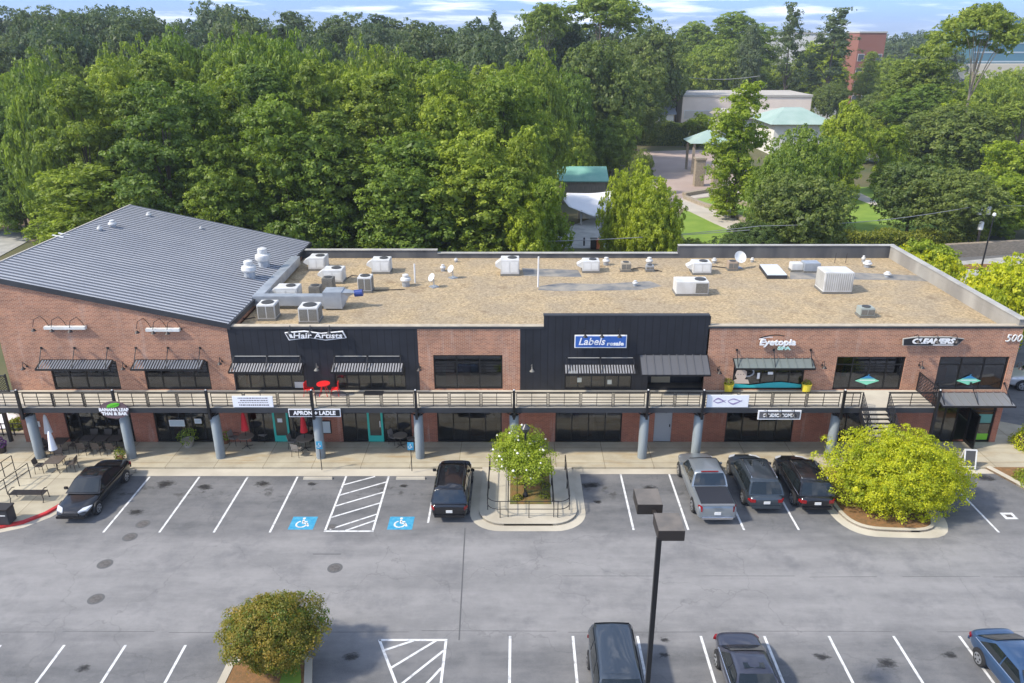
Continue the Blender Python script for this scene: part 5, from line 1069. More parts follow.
for k, (dx, dy, rz, l) in enumerate(((-.45, .35, R(60), 'grey chair left of the small dark table by the second teal door'), (.6, .1, R(-70), 'grey chair right of the small dark table by the second teal door'))): cafe_chair(p + Vector((dx, dy, 0)), rz, CHG, l)
p = G(58, 471, HW); cafe_table(p, 'dark square cafe table with white umbrella, nearest the bench', .42, True, mat('table_top_dark', (.10, .08, .065), .5)); umbrella(p + Vector((-.3, .5, 0)), WF, 'folded white umbrella of the table nearest the bench', 2.2)
for k, (dx, dy, rz, l) in enumerate(((-.85, -.1, R(95), 'brown chair left of the table nearest the bench'), (.8, .1, R(-85), 'brown chair right of the table nearest the bench'), (-.35, .8, R(20), 'brown chair behind the table nearest the bench'))): cafe_chair(p + Vector((dx, dy, 0)), rz, CHB, l)
p = G(62, 452, HW); cafe_table(p, 'dark square cafe table against the brick wall at left', .4, True, CHB); umbrella(p + Vector((-.6, .15, 0)), WF, 'folded white umbrella against the brick wall at left', 2.3)
for k, (dx, dy, rz, l) in enumerate(((-.75, 0, R(90), 'brown chair left of the table by the brick wall'), (.75, .05, R(-90), 'brown chair right of the table by the brick wall'))): cafe_chair(p + Vector((dx, dy, 0)), rz, CHB, l)
for j in range(3):
    p = G(90 + j * 14, 449, HW); cafe_table(p, '%s dark table of the row by the dark shopfront left of the oval sign' % ('left', 'middle', 'right')[j], .36, True, CHB)
    for k, (dx, dy, rz) in enumerate(((-.05, .62, 0), (.02, -.6, PI))): cafe_chair(p + Vector((dx, dy, 0)), rz, CHB, 'brown chair %s the %s dark table left of the oval sign' % (('behind', 'in front of')[k], ('left', 'middle', 'right')[j]))
cafe_chair(G(48.5, 455, HW), R(60), CHB, 'single brown chair beside the pillar by the folded white umbrellas')
# red furniture on the deck
p = V(323.5, 391, 40.0); b0 = Vector((p.x, 40.1, ZD)); t = empty('red_table', b0, 0, 'bright red table on the upper walkway between the two black shopfronts', 'table'); m = MB(); m.lathe([(.38, .70), (.38, .75)], 16); m.build('table_top', RED, t)
m = MB()
for k in range(4): a = PI / 4 + k * PI / 2; m.tube([(.33 * math.cos(a), .33 * math.sin(a), 0), (.1 * math.cos(a), .1 * math.sin(a), .7)], .02, 5)
m.build('legs', RED, t)
for dx, rz, l in ((-.85, 1.4, 'bright red chair left of the red table'), (.65, -1.5, 'bright red chair right of the red table')):
    t = empty('red_chair', b0 + Vector((dx, -.05, 0)), rz, l, 'chair', 'red chairs on the walkway'); m = MB(); m.box(-.2, -.2, .43, .2, .2, .46); m.build('seat', RED, t); m = MB(); m.box(-.2, .18, .47, .2, .21, .85); m.build('backrest', RED, t)
    m = MB()
    for x in (-.18, .18):
        for y in (-.18, .18): m.tube([(x * 1.3, y * 1.3, 0), (x, y, .45)], .018, 5)
    m.build('legs', RED, t)
m = MB(); m.box(-.55, -.3, 0, .55, .3, .015); o = m.build('door_mat', BRZ); q = G(374, 392.5, ZD); o.location = (q.x, q.y - .1, ZD + .002); tag(o, 'dark doormat on the walkway right of the red chairs', 'mat')
# teal doors
for (px, l) in ((283, 'teal-framed glass door left, by the first red umbrella'), (376.5, 'teal-framed glass door right, by the small dark table')):
    x = hx(px, 441); t = empty('shop_door', (x, YB + .05, HW), 0, l, 'door', 'teal shop doors'); m = MB(); w2 = .46; m.box(-w2, -.05, .02, -w2 + .12, .0, 2.25); m.box(w2 - .12, -.05, .02, w2, .0, 2.25); m.box(-w2 + .12, -.05, 2.12, w2 - .12, 0, 2.25); m.box(-w2 + .12, -.05, .02, w2 - .12, 0, .42); m.build('door_frame', TEAL, t)
    m = MB(); m.box(-w2 + .1, -.02, .4, w2 - .1, -.012, 2.14); m.build('pane', mat('door_glass', (.07, .06, .045), .15), t); m = MB(); m.box(-.18, -.035, 1.3, .1, -.03, 1.55) if px < 300 else m.box(w2 - .2, -.08, 1.0, w2 - .15, -.051, 1.4); m.build('door_notice' if px < 300 else 'handle', WHT, t)
# shop posters on ground floor
for (px, py, w_, h_, l, nm) in ((326, 427, .62, .85, 'framed pale menu board on the brick pier behind the pillar', 'menu_board'), (177, 423, .9, .42, 'white papers in the left part of the dark shopfront window', 'window_notice'), (198, 421, .4, .3, 'small white paper in the dark shopfront window next to a pillar', 'window_notice'), (37, 424, .35, .35, 'small white sign on the brick wall at far left', 'wall_sign')):
    p = V(px, py, YB - .02); t = empty(nm, p, 0, l, 'notice'); m = MB(); m.box(-w_ / 2, -.03, -h_ / 2, w_ / 2, .015, h_ / 2); m.build('frame', BLK if nm == 'menu_board' else WHT, t); m = MB(); m.box(-w_ / 2 + .05, -.04, -h_ / 2 + .05, w_ / 2 - .05, -.031, h_ / 2 - .05); m.build('panel', mat('paper_pale', (.5, .56, .56), .6), t)
# leaning board near stairs and A-frame
p = G(808, 439, HW); t = empty('notice_stand', p, 0, 'cream board on a stand left of the staircase, beside a pillar', 'notice board'); m = MB(); m.box(-.55, -.05, .45, .55, 0, 1.85); m.build('board', mat('cream_board', (.50, .46, .37), .7), t, bevel=.03); m = MB(); m.box(-.1, -.06, 0, .1, .05, .45); m.box(-.3, -.15, 0, .3, .15, .05); m.build('stand', COPE, t)
p = G(967, 466, HW); t = empty('sandwich_board', p, R(-6), 'white-framed A-frame sign on the pavement before the open door', 'sandwich board')
for sg in (-1, 1):
    P_ = lambda x, z: (x, sg * (.30 - z * .27), z); m = MB()
    for a_, b_ in (((-.3, 0), (-.3, 1.05)), ((.3, 0), (.3, 1.05)), ((-.3, 1.03), (.3, 1.03)), ((-.3, .12), (.3, .12))): m.bar(P_(*a_), P_(*b_), .07, .05)
    o = m.build('frame', WHT, t); m = MB(); m.quad(P_(-.27, .15), P_(.27, .15), P_(.27, 1.0), P_(-.27, 1.0)); m.build('panel', mat('slate_panel', (.07, .07, .07), .6), o)
# planters
def planter(p, r, h, pm_, l, fm, fr_=.35, n=90, seed=1, col_h=.35):
    t = empty('plant_pot', p, 0, l, 'potted plant'); m = MB(); m.lathe([(r * .75, 0), (r, h * .9), (r * 1.08, h), (r * .9, h), (r * .85, h * .92)], 14); m.build('pot', pm_, t)
    leafball('foliage', t, (0, 0, h + col_h * .4), fr_, fr_, col_h, n, .14, fm, seed); return t
def leafball(nm, par, c, rx, ry, rz_, n, ls, fm, seed):
    rg = np.random.default_rng(seed); d = rg.normal(size=(n, 3)); d /= np.linalg.norm(d, axis=1)[:, None]; r = rg.uniform(.45, 1, n) ** .5
    P_ = np.array(c) + d * r[:, None] * np.array((rx, ry, rz_)); o = leaves_mesh(nm, P_, d + rg.normal(size=(n, 3)) * .5, np.full(n, ls) * rg.uniform(.7, 1.3, n), rg.uniform(0, 1, n), fm, rg); o.parent = par; return o
def leaves_mesh(nm, P_, D_, S_, T_, fm, rg, asp=.55):
    n = len(P_); D_ = D_ / (np.linalg.norm(D_, axis=1)[:, None] + 1e-9); a = rg.normal(size=(n, 3)); u = np.cross(D_, a); u /= (np.linalg.norm(u, axis=1)[:, None] + 1e-9); v = np.cross(D_, u)
    S = S_[:, None]; fold = D_ * S * .12
    V_ = np.stack([P_ - u * S * .5, P_ - v * S * .5 * asp - fold * 0, P_ + u * S * .5, P_ + v * S * .5 * asp + fold], 1).reshape(-1, 3)
    me = bpy.data.meshes.new(nm); me.vertices.add(4 * n); me.vertices.foreach_set('co', V_.astype(np.float32).ravel()); me.loops.add(4 * n); me.loops.foreach_set('vertex_index', np.arange(4 * n, dtype=np.int32)); me.polygons.add(n)
    me.polygons.foreach_set('loop_start', np.arange(0, 4 * n, 4, dtype=np.int32)); me.polygons.foreach_set('loop_total', np.full(n, 4, dtype=np.int32)); me.update(calc_edges=True)
    at = me.attributes.new('tint', 'FLOAT', 'FACE'); at.data.foreach_set('value', T_.astype(np.float32)); me.materials.append(fm)
    o = bpy.data.objects.new(nm, me); COL.objects.link(o); return o
planter(G(121, 461, HW), .17, .3, POTT, 'terracotta pot with yellow-green plant at the foot of the pillar below the oval sign', FOL_SHR, .32, 120, 2, .4)
planter(G(189, 446, HW), .34, .45, mat('stone_pot', (.36, .32, .27), .9), 'wide stone pot with leafy green plant by the dark shopfront left of a pillar', FOL_MID, .62, 260, 3, .5)
planter(G(226, 443, HW), .22, .3, POTT, 'small pot plant tucked behind the pillar left of the first red umbrella', FOL_MID, .35, 110, 4, .35)
q = G(729, 393, ZD); planter(Vector((q.x, 40.6, ZD)), .28, .5, YEL, 'yellow pot with yellow-green plant on the walkway left of the beauty window', FOL_SHR, .3, 90, 5, .25)
q = G(807, 393, ZD); planter(Vector((q.x, 40.6, ZD)), .28, .5, YEL, 'yellow pot on the walkway right of the beauty window', FOL_SHR, .25, 50, 6, .15)
# ------------------------------------------------------------------ trees
def trunk_mb(rg, h, r0, tips, fork=.35):
    m = MB(); lean = rg.normal(size=2) * .03 * h
    pts = [(lean[0] * (k / 5) ** 2, lean[1] * (k / 5) ** 2, h * k / 5) for k in range(6)]; m.tube(pts, [r0 * (1 - .8 * k / 5) for k in range(6)], 7)
    for tp in tips:
        z0 = min(h * .9, max(h * fork, tp[2] * rg.uniform(.45, .75))); f = z0 / h; b = np.array((lean[0] * f * f, lean[1] * f * f, z0)); tp = np.array(tp); mid = (b + tp) / 2 + np.array((0, 0, .08 * np.linalg.norm(tp - b)))
        r = r0 * (1 - .8 * f) * .55; m.tube([tuple(b), tuple(mid), tuple(tp)], [r, r * .6, r * .2], 5, False)
    return m
def crown(seed, shape, n_lobes, cl, lv, leaf, fm, W=1.0, Hh=1.0, z0=.25, crk=1.0):
    """unit-ish crown: returns leaf positions in a box of width W, from z0*Hh to Hh"""
    rg = np.random.default_rng(seed); lobes = []; zc = (z0 + 1) / 2 * Hh; rzz = (1 - z0) / 2 * Hh; rx = W / 2
    if shape == 'round':
        for k in range(n_lobes):
            d = rg.normal(size=3); d /= np.linalg.norm(d); q = rg.uniform(.35, .74); lobes.append((np.array((d[0] * rx * q, d[1] * rx * q, zc + d[2] * rzz * q)), rg.uniform(.20, .36) * W * np.array((1, 1, .72))))
    elif shape == 'tall':
        for k in range(n_lobes):
            u = (k + .5) / n_lobes; a = rg.uniform(0, 2 * PI); prof_ = max(.42, (1 - max(0, (u - .35) / .65) ** 2.6) ** .6) * (.72 + .28 * min(1, u / .3)); q = rg.uniform(.28, .78) * prof_; lobes.append((np.array((math.cos(a) * rx * q, math.sin(a) * rx * q, (z0 + (1 - z0) * (u * .90)) * Hh)), rg.uniform(.19, .31) * W * (.35 + .65 * prof_) * np.array((1, 1, .72))))
    elif shape == 'pine':   # tiers of flat boughs
        for k in range(n_lobes):
            u = rg.uniform(0, 1) ** .8; a = rg.uniform(0, 2 * PI); prof_ = (1 - u) ** .55 * .95 + .08; q = rg.uniform(.35, .95) * prof_; lobes.append((np.array((math.cos(a) * rx * q, math.sin(a) * rx * q, (z0 + (1 - z0) * u) * Hh - .05 * q * W)), rg.uniform(.13, .22) * W * (.45 + .55 * prof_) * np.array((1, 1, .34))))
    elif shape == 'umbrella':   # old pine with a bare trunk
        for k in range(n_lobes):
            a = rg.uniform(0, 2 * PI); q = rg.uniform(.1, .95); u = 1 - .62 * q * rg.uniform(.4, 1.4); lobes.append((np.array((math.cos(a) * rx * q, math.sin(a) * rx * q, (z0 + (1 - z0) * max(0, min(1, u)) * .95) * Hh)), rg.uniform(.10, .2) * W * np.array((1, 1, .38))))
    Ps, Ds, Ss, Ts = [], [], [], []
    for c, r in lobes:
        lt = rg.uniform(-.12, .12)
        n = max(6, int(cl * (r[0] / (.28 * W)) ** 1.6)); d = rg.normal(size=(n, 3)); d[:, 2] += .25; d /= np.linalg.norm(d, axis=1)[:, None]
        cc = c + d * r * rg.uniform(.72, 1.05, (n, 1)); ct = np.clip(.45 + lt + rg.normal(size=n) * .16, 0, 1)
        for j in range(n):
            e = rg.normal(size=(lv, 3)) * .6 + d[j] * .7; e[:, 2] += .25; e /= np.linalg.norm(e, axis=1)[:, None]; cr = leaf * rg.uniform(1.5, 2.5) * crk
            Ps.append(cc[j] + e * cr * rg.uniform(.5, 1, (lv, 1)) * np.array((1, 1, .75))); Ds.append(e + rg.normal(size=(lv, 3)) * .42 + np.array((0, 0, .25))); Ss.append(rg.uniform(.7, 1.3, lv) * leaf); Ts.append(np.clip(ct[j] + rg.normal(size=lv) * .13, 0, 1))
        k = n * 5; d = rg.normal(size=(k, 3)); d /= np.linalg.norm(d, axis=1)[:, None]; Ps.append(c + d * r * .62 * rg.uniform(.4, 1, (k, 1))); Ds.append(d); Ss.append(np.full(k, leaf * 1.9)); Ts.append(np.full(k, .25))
    P_ = np.concatenate(Ps); P_[:, 2] = np.maximum(P_[:, 2], .05 * Hh)
    return lobes, P_, np.concatenate(Ds), np.concatenate(Ss), np.concatenate(Ts), rg
PROTO = {}
def proto(key, seed, shape, W_, H_, z0, n_l, cl, lv, leaf, fm, r0=.22, bark=BARK, limbs=8):
    lobes, P_, D_, S_, T_, rg = crown(seed, shape, n_l, cl, lv, leaf, fm, W_, H_, z0)
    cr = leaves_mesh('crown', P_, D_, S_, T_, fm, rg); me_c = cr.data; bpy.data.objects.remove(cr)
    tips = [tuple(l[0]) for l in lobes][:limbs]; t = trunk_mb(rg, H_ * (.82 if shape != 'round' else .62), r0, tips, .3 if shape != 'umbrella' else .6).build('trunk', bark, None, smooth=True); me_t = t.data; bpy.data.objects.remove(t)
    PROTO.setdefault(key, []).append((me_c, me_t, W_, H_))
for s_ in range(3):
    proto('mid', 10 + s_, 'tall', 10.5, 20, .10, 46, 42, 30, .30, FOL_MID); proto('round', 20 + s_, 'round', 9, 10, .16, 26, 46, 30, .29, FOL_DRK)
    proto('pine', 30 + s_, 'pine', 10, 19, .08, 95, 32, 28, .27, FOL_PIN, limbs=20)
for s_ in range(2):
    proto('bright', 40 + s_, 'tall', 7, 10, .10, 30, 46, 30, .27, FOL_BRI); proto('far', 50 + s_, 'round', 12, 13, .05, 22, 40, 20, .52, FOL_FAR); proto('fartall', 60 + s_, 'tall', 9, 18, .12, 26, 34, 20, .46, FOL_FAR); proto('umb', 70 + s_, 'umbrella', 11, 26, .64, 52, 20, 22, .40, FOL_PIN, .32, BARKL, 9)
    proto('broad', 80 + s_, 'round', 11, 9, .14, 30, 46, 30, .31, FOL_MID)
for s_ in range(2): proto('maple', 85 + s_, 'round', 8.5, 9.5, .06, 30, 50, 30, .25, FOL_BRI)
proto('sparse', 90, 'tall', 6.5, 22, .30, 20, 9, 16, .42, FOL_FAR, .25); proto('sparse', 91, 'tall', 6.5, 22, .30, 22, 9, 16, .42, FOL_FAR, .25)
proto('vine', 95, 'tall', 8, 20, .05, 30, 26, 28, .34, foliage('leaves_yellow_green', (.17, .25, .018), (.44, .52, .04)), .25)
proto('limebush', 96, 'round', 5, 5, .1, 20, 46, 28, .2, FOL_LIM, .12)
rnd = random.Random(11); TCOUNT = [0]
def tree(key, x, y, w_, h_, label, group=None, z=None, name=None, cat='tree'):
    z = terrain(x, y) if z is None else z; ps = PROTO[key]; me_c, me_t, W0, H0 = ps[rnd.randrange(len(ps))]
    t = empty(name or {'pine': 'pine_tree', 'umb': 'pine_tree'}.get(key, 'tree'), (x, y, z - .05), 0, label, cat, group)
    rot = rnd.uniform(0, 2 * PI); s = (w_ / W0, w_ / W0, h_ / H0)
    for nm, me in (('crown', me_c), ('trunk', me_t)):
        o = bpy.data.objects.new(nm, me); COL.objects.link(o); o.parent = t; o.scale = s; o.rotation_euler = (0, 0, rot)
    return t
def tree_px(key, px, ytop, Y, wpx, label, group=None, z=None, hmin=None):
    p = V(px, ytop, Y); zc = Y * _c + (H - p.z) * _s; w_ = wpx * zc / F; zz = terrain(p.x, Y) if z is None else z; hh = p.z - zz
    return tree(key, p.x, Y, w_, hh, label, group, zz)
# near wood on the left: rows behind the shops
def top_profile(px):
    xs = [-40, 0, 50, 130, 230, 300, 400, 500, 560, 600]; ys = [86, 78, 62, 46, 42, 50, 55, 54, 66, 84]
    return float(np.interp(px, xs, ys))
rows = [(66.5, 66, 80, 500, 78), (73.5, 66, 62, 505, 30), (82, 60, 40, 515, 8), (93, 56, -60, 530, 0), (106, 52, -45, 540, 0)]
kinds = [['pine', 'mid', 'mid'], ['pine', 'mid', 'mid'], ['mid', 'mid', 'pine', 'broad'], ['mid', 'mid', 'broad'], ['mid', 'round', 'broad']]
rown = ['front', 'second', 'third', 'fourth', 'fifth']
for ri, (Y, step, a, b, drop) in enumerate(rows):
    px = a; k = 0
    while px < b:
        q = px + rnd.uniform(-9, 9); kd = kinds[ri][rnd.randrange(len(kinds[ri]))]; 
        if 330 < px and ri < 3 and rnd.random() < .45: kd = 'bright' if rnd.random() < .5 else 'mid'
        d = drop * rnd.uniform(.45, 1.4) + rnd.uniform(-4, 9) + (30 if (q > 530 and ri < 3) else 0)
        tree_px(kd, q, top_profile(q) + d, Y + rnd.uniform(-1.5, 1.5), {'pine': 116, 'mid': 112, 'round': 104, 'bright': 92, 'broad': 108}[kd] * 70 / Y * rnd.uniform(.9, 1.15), '%s, %s from left in the %s row of the wood' % ({'pine': 'tiered pine', 'mid': 'tall leafy tree', 'round': 'round dark tree', 'bright': 'bright green tree', 'broad': 'broad green tree'}[kd], ORD[min(k, 29)], rown[ri]), 'trees of the wood behind the shops')
        px += step * rnd.uniform(.85, 1.15); k += 1
# far skyline rows on the left
for ri, (Y, step, a, b, ylo, yhi, gl) in enumerate(((140, 50, -20, 560, 20, 44, 'nearer'), (175, 46, -20, 600, 4, 28, 'middle'), (225, 40, -20, 690, 4, 18, 'farthest'))):
    px = a; k = 0
    while px < b:
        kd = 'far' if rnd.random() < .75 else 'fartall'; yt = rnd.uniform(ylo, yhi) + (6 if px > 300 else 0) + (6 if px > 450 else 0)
        tree_px(kd, px, yt, Y + rnd.uniform(-6, 6), (66 if kd == 'far' else 50) * rnd.uniform(.85, 1.2), 'hazy bluish tree, %s from left in the %s skyline row beyond the wood' % (ORD[min(k, 29)], gl), 'skyline trees beyond the wood')
        px += step * rnd.uniform(.8, 1.2); k += 1
T = [
 # key, px, ytop, Y, wpx, label
 ('maple', 630, 164, 73, 48, 'bright green maple with rounded head, left one of a pair behind the rear parapet'),
 ('maple', 657, 178, 70, 60, 'bright green maple, right one of a pair behind the rear parapet'),
 ('vine', 748, 68, 102, 66, 'tall bright yellow-green tree with ragged outline right of the plaza'),
 ('broad', 786, 154, 86, 60, 'broad mid-green oak right of the curved path, left one'),
 ('broad', 806, 134, 92, 80, 'broad oak behind the flat roof with its top before the pale green roof'),
 ('round', 806, 174, 78, 90, 'big dark rounded oak just behind the roof parapet, centre right'),
 ('round', 752, 222, 76, 60, 'low dark bush tree under the ragged yellow-green tree'),
 ('round', 692, 238, 74, 50, 'low dark bushy tree behind the parapet beside the maple pair'),
 ('round', 920, 160, 92, 74, 'wide grey-green oak standing on the lawn, branches showing'),
 ('round', 965, 168, 88, 86, 'dark spreading oak right of the lawn oak'),
 ('round', 966, 104, 124, 100, 'large rounded dark tree with yellowish top right of the car park'),
 ('limebush', 962, 100, 137, 60, 'yellow-lime tree top peeping over the large rounded dark tree'),
 ('bright', 1012, 140, 100, 70, 'bright green tree at the right photo edge behind the utility pole'),
 ('bright', 1020, 175, 92, 66, 'lower bright green tree at the right photo edge'),
 ('umb', 1030, 100, 122, 70, 'pine cut by the right photo edge above the bright tree'),
 ('pine', 905, 62, 160, 74, 'big layered pine left of the tall lone pine'),
 ('pine', 938, 34, 156, 80, 'tallest layered pine of the clump with pale trunk showing'),
 ('mid', 925, 80, 148, 84, 'leafy tree filling the foot of the pine clump'),
 ('round', 890, 92, 165, 60, 'dark rounded tree at the foot of the pine clump, left side'),
 ('bright', 850, 100, 118, 46, 'bright maple left of the distant car park'),
 ('bright', 846, 132, 112, 40, 'bright maple in front of the pale green roof end'),
 ('bright', 894, 125, 122, 40, 'small bright maple in front of the distant car park'),
 ('round', 832, 82, 222, 32, 'small dark round tree between the pale roofs'),
 ('bright', 803, 92, 225, 30, 'small yellowish tree before the pale roofs'),
 ('bright', 826, 40, 262, 62, 'bright green rounded tree below the brick block'),
 ('broad', 795, 64, 262, 56, 'mid-green tree left of the bright tree below the pale apartments'),
 ('sparse', 796, -4, 235, 36, 'tall sparse tree before the pale apartments, left one'),
 ('sparse', 838, 2, 240, 52, 'tall sparse tree before the brick block, right one'),
 ('broad', 884, 60, 262, 44, 'bushy green tree hiding the foot of the brick block'),
 ('fartall', 754, 22, 250, 30, 'dark tree left of the pale apartments'),
 ('pine', 872, 52, 250, 30, 'dark conical tree below the brick block'),
 ('mid', 740, 8, 285, 90, 'large mid-green tree, highest at centre right skyline'),
 ('mid', 700, 18, 290, 70, 'large tree left of the highest centre right one'),
 ('broad', 722, 44, 262, 70, 'broad tree in front of the highest centre right ones'),
 ('broad', 692, 58, 260, 50, 'broad mid-green tree above the warehouse roof'),
 ('broad', 752, 66, 262, 44, 'broad tree above the warehouse, right part'),
 ('round', 655, 26, 205, 70, 'dark rounded skyline tree above the small white house'),
 ('round', 640, 62, 165, 64, 'dark tree left of the white house'),
 ('umb', 602, -10, 175, 84, 'old spreading pine with gaps of sky, centre of the skyline'),
 ('umb', 545, 2, 170, 50, 'thin tall pine left of the old spreading pine'),
 ('sparse', 494, 4, 190, 18, 'thin lone conifer on the skyline left of centre'),
 ('round', 602, 42, 140, 84, 'dark green big tree in the middle, left of the plaza'),
 ('broad', 566, 78, 128, 60, 'tall dark tree at the right end of the wood'),
 ('round', 612, 78, 150, 60, 'dark tree behind the green-roofed shed, upper one'),
 ('broad', 612, 118, 132, 56, 'mid-green tree right above the green-roofed shed'),
 ('broad', 570, 128, 124, 50, 'mid-green tree left above the green-roofed shed'),
 ('bright', 596, 112, 138, 44, 'bright layered maple above the green-roofed shed'),
 ('pine', 648, 96, 190, 22, 'narrow dark conifer left of the small white house'),
 ('round', 675, 84, 235, 26, 'small dark tree behind the small white house'),
 ('round', 642, 152, 118, 22, 'small dark shrub tree between the shed and the plaza'),
 ('mid', 524, 118, 70, 66, 'tall leafy tree at the right end of the front row of the wood'),
 ('bright', 545, 176, 66, 58, 'leafy green tree at the right end of the wood, just behind the roof'),
 ('bright', 528, 200, 63, 56, 'low leafy green tree at the end of the wood by the white tent'),
 ('bright', 700, 112, 172, 24, 'bright tree left of the pavilion roof'),
 ('broad', 870, 118, 150, 40, 'mid-green tree left of the distant car park, far side'),
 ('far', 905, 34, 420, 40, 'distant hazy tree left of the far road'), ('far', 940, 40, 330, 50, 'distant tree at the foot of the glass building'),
 ('broad', 990, 74, 190, 56, 'mid-green tree below the glass building'), ('broad', 1018, 72, 200, 50, 'mid-green tree at the right photo edge below the glass building'),
 ('umb', 988, 4, 128, 80, 'tall lone pine with flat crown and long bare trunk at right'),
 ('broad', 970, 88, 150, 50, 'mid-green tree behind the lone pine trunk'), ('broad', 1000, 84, 145, 56, 'mid-green tree right of the lone pine trunk'),
 ('bright', 928, 240, 62, 66, 'lime-yellow small tree beside the right parapet, far one'),
]
for r_ in T:
    tree_px(r_[0], *r_[1:5], r_[5]) if r_[0] != 'limebush' else tree_px('bright', *r_[1:5], r_[5])
for k, (px, yt, Y, wpx, l) in enumerate(((918, 243, 63, 46, 'lime shrub tree behind the parapet corner, left one'), (944, 252, 60, 44, 'lime shrub tree behind the parapet corner, right one'), (1003, 262, 53, 72, 'lime-green shrub tree right of the parapet, at the photo edge'), (1030, 250, 57, 60, 'lime-green shrub tree cut by the right photo edge'), (985, 285, 49.5, 40, 'lime-green shrub tree close to the right wall'))):
    tree_px('limebush', px, yt, Y, wpx, l)
# distant forest rim as a mass of trees
px = 690; k = 0
while px < 1060:
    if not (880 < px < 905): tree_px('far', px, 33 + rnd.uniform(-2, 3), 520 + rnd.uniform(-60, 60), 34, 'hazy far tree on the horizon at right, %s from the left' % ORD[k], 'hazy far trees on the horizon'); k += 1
    px += 17
# close island trees -------------------------------------------------
def closetree(name, label, p, W_, H_, z0, n_l, cl, lv, leaf, fm, seed, nstem=1, bark=BARKL, shape='round', squash=None):
    lobes, P_, D_, S_, T_, rg = crown(seed, shape, n_l, cl, lv, leaf, fm, W_, H_, z0, 1.9); t = empty(name, p, 0, label, 'tree')
    if squash: P_[:, 0] *= squash[0]; P_[:, 1] *= squash[1]
    cr = leaves_mesh('crown', P_, D_, S_, T_, fm, rg); cr.parent = t
    m = MB()
    for k in range(nstem):
        a = 2 * PI * k / max(1, nstem) + .4; sp = .0 if nstem == 1 else W_ * .16
        tips = [l[0] for l in lobes[k::nstem]][:5]; b = (.08 * math.cos(a) * (nstem > 1), .08 * math.sin(a) * (nstem > 1), 0); f = (sp * math.cos(a), sp * math.sin(a), H_ * .42)
        m.tube([b, ((b[0] + f[0]) * .45, (b[1] + f[1]) * .45, H_ * .22), f], [.07, .055, .04], 7)
        for tp in tips: m.tube([f, tuple((np.array(f) + tp) / 2 + np.array((0, 0, .15))), tuple(tp * np.array((squash or (1, 1)) + (1,)))], [.035, .022, .01], 5, False)
    m.build('trunk', bark, t, smooth=True); return t, P_, rg
closetree('island_tree', 'large spreading lime-yellow multi-stem tree on the right island', (19.3, 34.0, HW), 6.3, 3.35, .14, 40, 64, 40, .10, FOL_LIM, 301, 5, squash=(1.0, .62))
closetree('shrub_tree', 'rounded green shrub tree with reddish tips on the near-left island', (-9.35, 23.2, HW), 3.0, 2.75, .12, 24, 70, 40, .085, FOL_RED, 302, 4, squash=(1.05, .95))
t, P_, rg = closetree('flowering_tree', 'small white-flowering tree in the bed of the middle island', (.40, 35.2, HW), 3.0, 3.3, .40, 20, 30, 34, .10, FOL_BRI, 303, 1)
idx = rg.choice(len(P_), 90, replace=False); fl = MB(); cen = P_.mean(0)
for i in idx:
    p = P_[i]; d = (p - cen); d /= np.linalg.norm(d); p = p + d * .1; r = rg.uniform(.05, .09)
    fl.lathe([(.001, -r), (r, 0), (.001, r)], 6, tuple(p))
fl.build('blossom', mat('blossom_white', (.75, .72, .62), .8), t)['kind'] = 'stuff'
def shrub(name, label, p, rx, ry, rz_, fm, n=1500, ls=.12, seed=5, cat='shrub', group=None):
    t = empty(name, p, 0, label, cat, group); rg = np.random.default_rng(seed); d = rg.normal(size=(n, 3)); d[:, 2] = abs(d[:, 2]); d /= np.linalg.norm(d, axis=1)[:, None]; bump = 1 + .12 * np.sin(d[:, 0] * 9 + seed) * np.cos(d[:, 1] * 8)
    P_ = d * (rg.uniform(.8, 1.03, n) * bump)[:, None] * np.array((rx, ry, rz_)); leaves_mesh('foliage', P_, d + rg.normal(size=(n, 3)) * .6, np.full(n, ls) * rg.uniform(.7, 1.3, n), rg.uniform(0, 1, n), fm, rg).parent = t
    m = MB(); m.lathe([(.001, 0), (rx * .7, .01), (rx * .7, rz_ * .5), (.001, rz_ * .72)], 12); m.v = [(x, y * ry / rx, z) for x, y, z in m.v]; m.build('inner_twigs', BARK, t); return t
shrub('shrub', 'low clipped green shrub in the far right planter', (28.4, 36.3, HW), 1.3, 1.1, .8, FOL_MID, 2600, .11, 7)
shrub('shrub', 'lime shrub at right edge above the right planter', (30.3, 40.2, HW), 1.2, 1.1, 1.3, FOL_LIM, 2400, .12, 8)
for k, (dx, dy, s_) in enumerate(((-.0, 34.7, .28), (.2, 36.2, .25), (1.4, 34.9, .3), (1.45, 35.9, .3), (1.3, 37.0, .25), (-.1, 37.1, .25))):
    shrub('low_plant', 'small green plant in the middle island bed, %s' % ('front left', 'middle left', 'front right', 'middle right', 'back right', 'back left')[k], (dx, dy, HW + .02), s_, s_, s_ * .8, FOL_SHR, 200, .09, 20 + k, 'plant', 'plants in the middle island bed')
